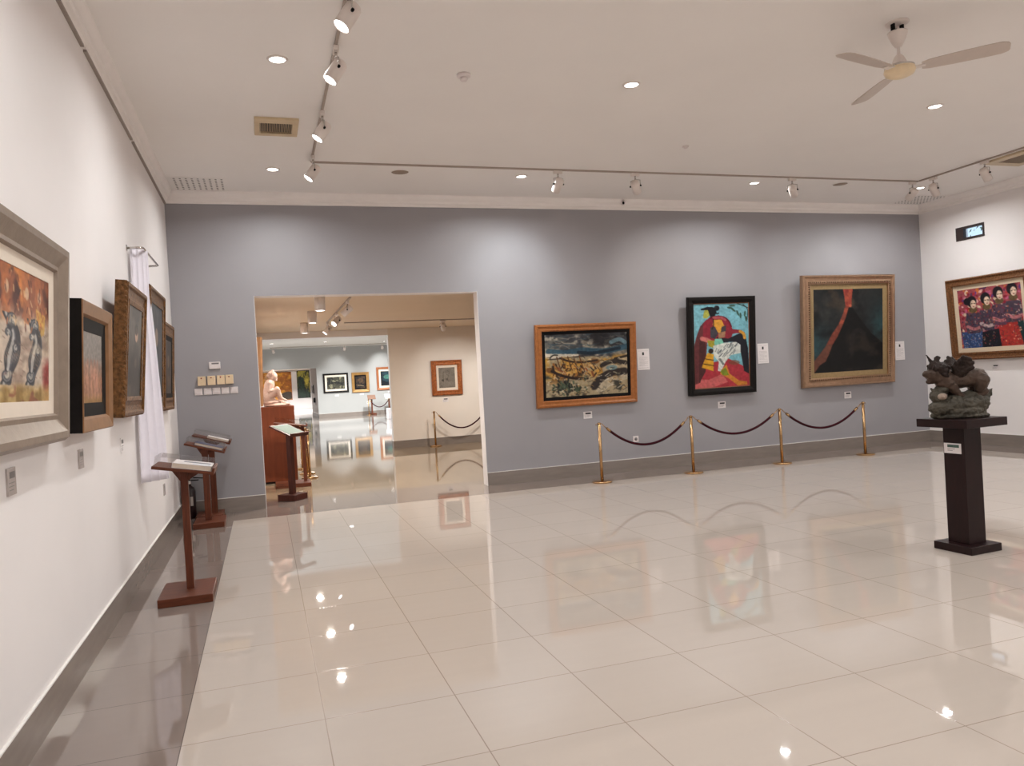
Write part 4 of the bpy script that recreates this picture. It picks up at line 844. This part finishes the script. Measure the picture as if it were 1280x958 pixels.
for d in (-1, 1):
    hip = s(155, 690, d*.06); kn = s(255, 605 if d < 0 else 640, d*.075); an = s(300 if d < 0 else 285, 715 if d < 0 else 745, d*.06); toe = s(352 if d < 0 else 335, 738 if d < 0 else 765, d*.065)
    g.cap(hip, kn, .068, .046); g.cap(kn, an, .044, .026); g.cap(an, toe, .024, .016)
    sh_ = s(180, 535, d*.095); el = s(165, 620, d*.12); ha = s(240, 612, d*.085)
    g.cap(s(180, 530, d*.05), sh_, .045, .04); g.cap(sh_, el, .036, .029); g.cap(el, ha, .028, .020)
    hv = Vector(ha); g.ell(hv+Vector((.025, 0, 0)), (.03, .022, .011))
    for i in range(4): g.cap(hv+Vector((.045, (i-1.5)*.011, 0)), hv+Vector((.08-.004*abs(i-1.5), (i-1.5)*.013, -.012)), .0055, .0045)
    g.cap(hv+Vector((.02, -d*.018, 0)), hv+Vector((.05, -d*.030, -.006)), .006, .005)
remeshed('figure', g, mat('pink_stone', S(200, 172, 158), .55, var=.06, scale=12), st, .006, .002, 30, 3)
g = G(); g.ell(s(205, 430), (.066, .06, .06)); g.ell(s(180, 450), (.045, .045, .045)); g.ell(s(215, 400), (.035, .035, .03))
remeshed('carved_hair', g, mat('pink_stone_hair', S(184, 154, 140), .65, var=.1, scale=20), st, .006, .006, 60, 1)

# ------------------------------------------------------------------ ceiling fittings, main room
def downlight(label, x, y, z=ZC, energy=P_DOWN, col=C_DOWN, r=.075, group='recessed downlights in the main ceiling'):
    t = thing('recessed_downlight', label, 'ceiling light', (x, y, z), (0, 0, 0), group)
    obj('trim_ring', G().lathe([(r*.80, -.002), (r*.82, -.010), (r, -.008), (r*1.06, 0), (r*.80, 0)], 28), M_LAMPW, t)
    obj('lens', G().lathe([(0, -.004), (r*.80, -.004), (r*.80, -.001), (0, -.001)], 28), M_LENS, t)
    light('lamp_glow', 'AREA', t, energy, col, r*1.5, (0, 0, -.02), 2.75)
    return t
names = {0: 'left', 1: 'middle left', 2: 'middle right', 3: 'right'}
DXS = (0.245, 3.25, 6.71, 9.68)
rows = [(9.12, 'far row'), (6.08, 'second row'), (3.05, 'third row'), (0.02, 'overhead row'), (-2.6, 'last row')]
LB = {(0, 0): 'recessed downlight in the far row, between grille and back wall at left', (1, 0): 'recessed downlight in the far row above the boat painting', (2, 0): 'recessed downlight in the far row, above the gap after the seated woman', (3, 0): 'recessed downlight in the far row in the right corner beside the perforations',
      (0, 1): 'recessed downlight nearest the camera at left, before the air grille', (1, 1): 'recessed downlight in the middle of the ceiling, right of the smoke detector', (2, 1): 'recessed downlight just right of and below the ceiling fan'}
for j, (y, rn) in enumerate(rows):
    for i, x in enumerate(DXS):
        downlight(LB.get((i, j), 'recessed downlight outside the picture, %s, %s column' % (rn, names[i])), x, y)

def rail(name_label, pts, w=.022, h=.020, z=ZC, group=None):
    g = G(); (x0, y0), (x1, y1) = pts
    dx, dy = (w/2, 0) if abs(y1-y0) > abs(x1-x0) else (0, w/2)
    g.box(min(x0, x1)-dx, max(x0, x1)+dx, min(y0, y1)-dy, max(y0, y1)+dy, z-h, z)
    o = obj('track_rail', g, M_TRACK, None, .002); tag(o, name_label, 'lighting track'); return o
TX, TY, TX2 = .65, 8.76, 9.27
rail('ceiling lighting track running along the left side of the main room', ((TX, -2.5), (TX, TY-.02)))
rail('ceiling lighting track running parallel to the grey back wall', ((TX, TY), (TX2, TY)))
rail('ceiling lighting track running along the right side of the main room', ((TX2, -2.5), (TX2, TY-.02)))
def track_head(label, x, y, target, energy, col, z=ZC, sc=1.0, spot=1.15, along='y', drop=.185, lens=M_LENS, blend=.9, group='track spotlights in the main room'):
    t = thing('track_spotlight', label, 'spotlight', (x, y, z), (0, 0, 0), group)
    a = .055 if along == 'x' else .02; b = .02 if along == 'x' else .055
    obj('adapter', G().box(-a, a, -b, b, -.058, -.022), M_LAMPW, t, .003)
    piv = Vector((0, 0, -drop))
    d = (Vector(target)-(Vector((x, y, z))+piv)).normalized(); qt = d.to_track_quat('-Z', 'Y'); X = qt @ Vector((1, 0, 0))
    r = .055*sc
    y_ = G().tube([piv+X*(r+.006), piv+X*(r+.006)+Vector((0, 0, .07)), Vector((0, 0, -drop+.085)), piv-X*(r+.006)+Vector((0, 0, .07)), piv-X*(r+.006)], .0055, 8)
    y_.cyl((0, 0, -.058), (0, 0, -drop+.085), .010, 10); obj('yoke', y_, M_CHROME, t)
    M = Matrix.Translation(piv) @ qt.to_matrix().to_4x4()
    body = obj('lamp_body', G().lathe([(0, .075), (r*.75, .072), (r, .055), (r, -.105), (r*.93, -.105), (r*.93, -.085), (0, -.085)], 26), M_LAMPW, t)
    body.matrix_local = M
    for s_ in (-1, 1): obj('knob', G().cyl(piv+X*s_*(r+.002), piv+X*s_*(r+.020), .0105, 12), M_BLACK, t)
    ln = obj('lens', G().lathe([(0, -.098), (r*.91, -.098), (r*.91, -.088), (0, -.088)], 26), lens, body)
    light('lamp_beam', 'SPOT', body, energy, col, .04, (0, 0, -.125), spot, blend)
    return t
HL = 'track spotlights along the left track'
track_head('track spotlight cut by the top edge, nearest on the left track', TX, 4.88, (XL, 4.55, 1.3), P_TRACK, C_TRACK, group=HL)
track_head('second track spotlight from the camera on the left track', TX, 5.75, (XL, 5.5, 1.3), P_TRACK, C_TRACK, group=HL)
track_head('third track spotlight on the left track, right of the air grille', TX, 7.12, (XL, 6.9, 1.4), P_TRACK, C_TRACK, group=HL)
track_head('farthest track spotlight on the left track, at its corner', TX, 8.5, (XL, 8.3, 1.6), P_TRACK, C_TRACK, group=HL)
track_head('left track spotlight behind the camera', TX, 3.2, (XL, 3.2, 1.4), P_TRACK, C_TRACK, group=HL)
HB = 'track spotlights along the back track'
track_head('track spotlight over the boat painting, leftmost on the back track', 3.60, TY, (3.45, YB, 2.75), P_TRACK_BACK*.95, C_COOL, along='x', group=HB)
track_head('track spotlight above the small camera, second on the back track', 4.66, TY, (5.95, YB, 2.6), P_TRACK_BACK*.9, C_WARM, along='x', group=HB)
track_head('track spotlight over the gap before the volcano painting', 7.06, TY, (8.8, YB, 2.7), P_TRACK_BACK, C_TRACK, along='x', group=HB)
track_head('track spotlight at the right end of the back track, tilted', 9.16, TY, (8.95, YB, 2.6), P_TRACK_BACK*.8, C_TRACK, along='x', group=HB)
HR = 'track spotlights along the right track'
track_head('track spotlight next to the corner on the right track', TX2, 8.50, (XR, 8.9, 1.9), P_TRACK, C_TRACK, group=HR)
track_head('track spotlight near the right edge, before the ceiling air vent', TX2+.0, 7.68, (XR, 7.9, 1.9), P_TRACK, C_TRACK, group=HR)

def smoke(label, x, y, r, h):
    t = thing('smoke_detector', label, 'smoke detector', (x, y, ZC))
    obj('base_ring', G().lathe([(r*.98, 0), (r, -h*.25), (r*.92, -h*.45), (r*.5, -h*.5), (0, -h*.5)], 26), M_PLASTW, t)
    obj('sensor_head', G().lathe([(r*.55, -h*.45), (r*.55, -h*.8), (r*.42, -h), (0, -h)], 20), M_PLASTW, t)
smoke('white smoke detector in the middle of the ceiling', 1.725, 6.12, .058, .055)
smoke('tiny white sensor on the ceiling before the back track', 4.75, 7.68, .040, .03)
def speaker(label, x, y):
    t = thing('ceiling_speaker', label, 'speaker', (x, y, ZC))
    obj('rim', G().lathe([(.115, 0), (.115, -.006), (.105, -.009), (.102, -.004), (.102, 0)], 30), M_CEIL, t); obj('grille', G().lathe([(0, -.005), (.102, -.004), (.102, 0), (0, 0)], 30), mat('speaker_grille', S(158, 140, 124), .7, var=.06, scale=200), t)
speaker('round flush ceiling speaker above the doorway', 1.70, 9.08); speaker('round flush ceiling speaker over the volcano painting', 8.12, 9.04)
# small camera on the cornice
t = thing('security_camera', 'small white dome camera with black lens on the cornice over the boat painting', 'camera', (5.19, YB-.10, 3.975))
obj('housing', G().ell((0, 0, 0), (.042, .042, .042)).cyl((0, 0, 0), (0, .06, .03), .03, 14), M_PLASTW, t); obj('lens', G().ell((-.012, -.033, -.012), (.018, .014, .022)), M_BLACK, t)
# air grille at left
t = thing('air_grille', 'cream air grille with dark slots on the ceiling left of the track', 'vent', (.26, 7.62, ZC))
obj('frame', G().box(-.20, .20, -.24, -.13, -.025, 0).box(-.20, .20, .17, .24, -.025, 0).box(-.20, -.15, -.13, .17, -.025, 0).box(.145, .20, -.13, .17, -.025, 0), mat('cream_grille_paint', S(206, 184, 150), .5, var=.05), t, .004)
obj('dark_duct', G().box(-.15, .145, -.13, .17, -.004, 0), M_BLACK, t)
g = G()
for k in range(19): g.box(-.146+k*.0158, -.140+k*.0158, -.13, .17, -.022, -.005)
obj('louvres', g, mat('grille_louvre', S(176, 154, 124), .5, var=.05), t)
t = thing('air_vent', 'large cream ceiling air vent at the right edge', 'vent', (9.72, 7.30, ZC))
obj('frame', G().box(-.33, .33, -.52, -.40, -.03, 0).box(-.33, .33, .40, .52, -.03, 0).box(-.33, -.20, -.40, .40, -.03, 0).box(.20, .33, -.40, .40, -.03, 0), mat('cream_vent_paint', S(200, 180, 150), .5, var=.05), t, .006)
obj('dark_duct', G().box(-.2, .2, -.40, .40, -.006, 0), mat('vent_dark', S(96, 82, 70), .6, var=.1), t)
g = G()
for k in range(13): g.box(-.192+k*.031, -.180+k*.031, -.40, .40, -.026, -.006)
obj('louvres', g, mat('vent_louvre', S(150, 132, 112), .5, var=.05), t)
def perforated(label, x, y):
    t = thing('perforated_vent', label, 'vent', (x, y, ZC))
    obj('panel', G().box(-.32, .32, -.30, .30, -.003, 0), M_CEIL, t)
    g = G()
    for i in range(9):
        for j in range(8): g.cyl((-.26+i*.065, -.24+j*.068, -.0042), (-.26+i*.065, -.24+j*.068, -.003), .013, 8, smooth=False)
    obj('holes', g, mat('vent_hole', S(84, 72, 66), .8, var=.1), t)
perforated('perforated ceiling vent in the left corner above the grey wall', -.59, 9.86); perforated('perforated ceiling vent in the right corner behind the spotlights', 10.42, 9.84)

# ceiling fan, at rest
FX, FY = 4.745, 4.60
fan = thing('ceiling_fan', 'white three bladed ceiling fan with cream motor cover', 'ceiling fan', (FX, FY, ZC))
obj('bracket_plate', G().lathe([(.085, 0), (.085, -.006), (.06, -.012), (0, -.012)], 24), M_LAMPW, fan)
obj('ceiling_bracket', G().box(-.05, -.035, -.015, .015, -.07, -.012).box(.035, .05, -.015, .015, -.07, -.012).cyl((-.055, 0, -.055), (.055, 0, -.055), .010, 8), M_BLACK, fan)
obj('canopy', G().lathe([(.072, -.072), (.070, -.085), (.045, -.15), (.024, -.185), (.0, -.185)], 24), M_LAMPW, fan)
obj('down_rod', G().cyl((0, 0, -.03), (0, 0, -.27), .012, 12), M_LAMPW, fan)
obj('rod_cover', G().lathe([(.02, -.245), (.034, -.26), (.056, -.31), (.058, -.325), (0, -.325)], 24), M_LAMPW, fan)
obj('motor', G().lathe([(0, -.322), (.08, -.325), (.105, -.335), (.108, -.35), (0, -.35)], 30), M_CHROME, fan)
obj('motor_cover', G().lathe([(.108, -.348), (.112, -.37), (.10, -.395), (.06, -.412), (0, -.416)], 30), mat('cream_motor_cover', S(232, 210, 174), .35, var=.05, scale=20), fan)
M_BLADE = mat('fan_blade_enamel', S(198, 184, 174), .4, var=.03, scale=8)
for a in (-47, 72, 194):
    Rz = Matrix.Rotation(math.radians(a), 4, 'Z')
    g = G().box(.085, .175, -.03, .03, -.366, -.358, Rz)
    bl = obj('blade_arm', g, M_LAMPW, fan)
    T = Rz @ Matrix.Translation((.0, 0, -.362)) @ Matrix.Rotation(math.radians(-12), 4, 'X')
    prof = [(.15, -.045, .045), (.2, -.064, .06), (.35, -.076, .07), (.55, -.082, .076), (.66, -.08, .074), (.70, -.06, .058), (.712, -.035, .035)]
    vs = []; fs = []
    for x, y0, y1 in prof: vs += [(x, y0, .004), (x, y1, .004), (x, y1, -.001), (x, y0, -.001)]
    n = len(prof)
    for i in range(n-1):
        for k in range(4): fs.append((i*4+k, i*4+(k+1) % 4, (i+1)*4+(k+1) % 4, (i+1)*4+k))
    fs += [(0, 1, 2, 3), ((n-1)*4+3, (n-1)*4+2, (n-1)*4+1, (n-1)*4)]
    obj('blade', G().add(vs, fs, False, T), M_BLADE, bl)

# ------------------------------------------------------------------ lights of the further rooms
def cyl_light(label, x, y, r=.075, h=.20):
    t = thing('cylinder_downlight', label, 'ceiling light', (x, y, ZC2), (0, 0, 0), 'cylinder downlights in the second room')
    obj('housing', G().lathe([(r, 0), (r, -h), (r*.9, -h), (r*.9, -h+.02), (0, -h+.02)], 26), M_LAMPW, t)
    obj('lens', G().lathe([(0, -h+.006), (r*.89, -h+.006), (r*.89, -h+.016), (0, -h+.016)], 26), M_LENS, t)
    light('lamp_glow', 'AREA', t, P_CYL, C_WARM, r*1.5, (0, 0, -h-.01)); return t
cyl_light('nearest cylinder downlight seen at the top of the doorway', .815, 10.95)
cyl_light('middle cylinder downlight left of the second room track', .835, 13.0)
cyl_light('farthest cylinder downlight left of the second room track', .82, 15.3)
cyl_light('cylinder downlight by the right door jamb in the second room', 4.75, 15.6)
rail('short lighting track on the second room ceiling', ((1.25, 11.05), (1.25, 15.25)), .03, .02, ZC2)
rail('lighting track parallel to the white wall of the second room', ((1.6, 15.45), (8.0, 15.45)), .03, .02, ZC2)
H2 = 'track spotlights in the second room'
track_head('nearest lit spotlight on the second room track', 1.25, 11.45, (-.13, 11.8, 1.5), P_TRACK2, C_WARM, z=ZC2, drop=.15, group=H2, sc=.9)
track_head('middle lit spotlight on the second room track', 1.25, 13.2, (-.13, 12.0, 1.2), P_TRACK2, C_WARM, z=ZC2, drop=.15, group=H2, sc=.9)
track_head('farthest lit spotlight on the second room track', 1.25, 15.1, (-.13, 14.8, 1.0), P_TRACK2, C_WARM, z=ZC2, drop=.15, group=H2, sc=.9)
track_head('spotlight aimed at the red gold framed drawing', 3.6, 15.45, (4.2, Y3, 1.3), P_TRACK2*1.2, C_TRACK, z=ZC2, along='x', drop=.15, group=H2, sc=.9)
track_head('spotlight of the second room hidden behind the right jamb', 5.6, 15.45, (5.3, Y3, 1.1), P_TRACK2*1.4, C_TRACK, z=ZC2, along='x', drop=.15, group=H2, sc=.9)
for i, (x, y, l) in enumerate(((.45, 35, 'left'), (2.75, 35, 'middle'), (5.6, 36.5, 'right'), (2.75, 28, 'near middle'), (6.5, 28, 'near right'), (2.75, 21.5, 'nearest'))):
    downlight('recessed downlight in the third room, %s' % l, x, y, ZC3, P_ROOM3, C_ROOM3, .10, 'recessed downlights in the third room')
H3 = 'track spotlights in the third room'
rail('lighting track on the third room ceiling before the far grey wall', ((0.4, 38.2), (8.0, 38.2)), .04, .025, ZC3)
track_head('bright spotlight of the third room, leftmost', .55, 38.2, (.8, 39.8, 2.2), P_TRACK2, C_ROOM3, z=ZC3, along='x', group=H3, sc=1.2)
track_head('spotlight over the black framed landscape in the third room', 3.9, 38.2, (3.6, YG, 2.2), P_TRACK2*2, C_ROOM3, z=ZC3, along='x', group=H3, sc=1.2)
track_head('spotlight over the copper framed painting in the third room', 5.75, 38.2, (5.9, YG, 2.3), P_TRACK2*3, C_ROOM3, z=ZC3, along='x', group=H3, sc=1.2)
downlight('recessed downlight in the farthest room, left', 1.6, 55, 2.95, P_ROOM4, C_DOWN, .12, 'recessed downlights in the farthest room')
downlight('recessed downlight in the farthest room, right', 2.4, 55, 2.95, P_ROOM4, C_DOWN, .12, 'recessed downlights in the farthest room')
downlight('recessed downlight in the farthest room, centre', 2.0, 49, 2.95, P_ROOM4, C_DOWN, .12, 'recessed downlights in the farthest room')
# greenery outside the small window
g = G(); rs = random.Random(11)
for k in range(700):
    c = Vector((13.2+rs.uniform(-.5, .5), 10.9+rs.uniform(-1.6, 1.6), 4.0+rs.uniform(-1.0, 1.0))); Rm = Quaternion((rs.random(), rs.random(), rs.random(), rs.random())).normalized().to_matrix().to_4x4()
    g.add([(-.05, 0, 0), (0, -.018, .004), (.05, 0, 0), (0, .018, .004)], [(0, 1, 2, 3)], False, Matrix.Translation(c) @ Rm)
o = obj('tree_foliage', g, mat('leaf', S(70, 96, 72), .6, var=.2, scale=5)); tag(o, 'green leaves outside the small high window', 'foliage'); o['kind'] = 'stuff'
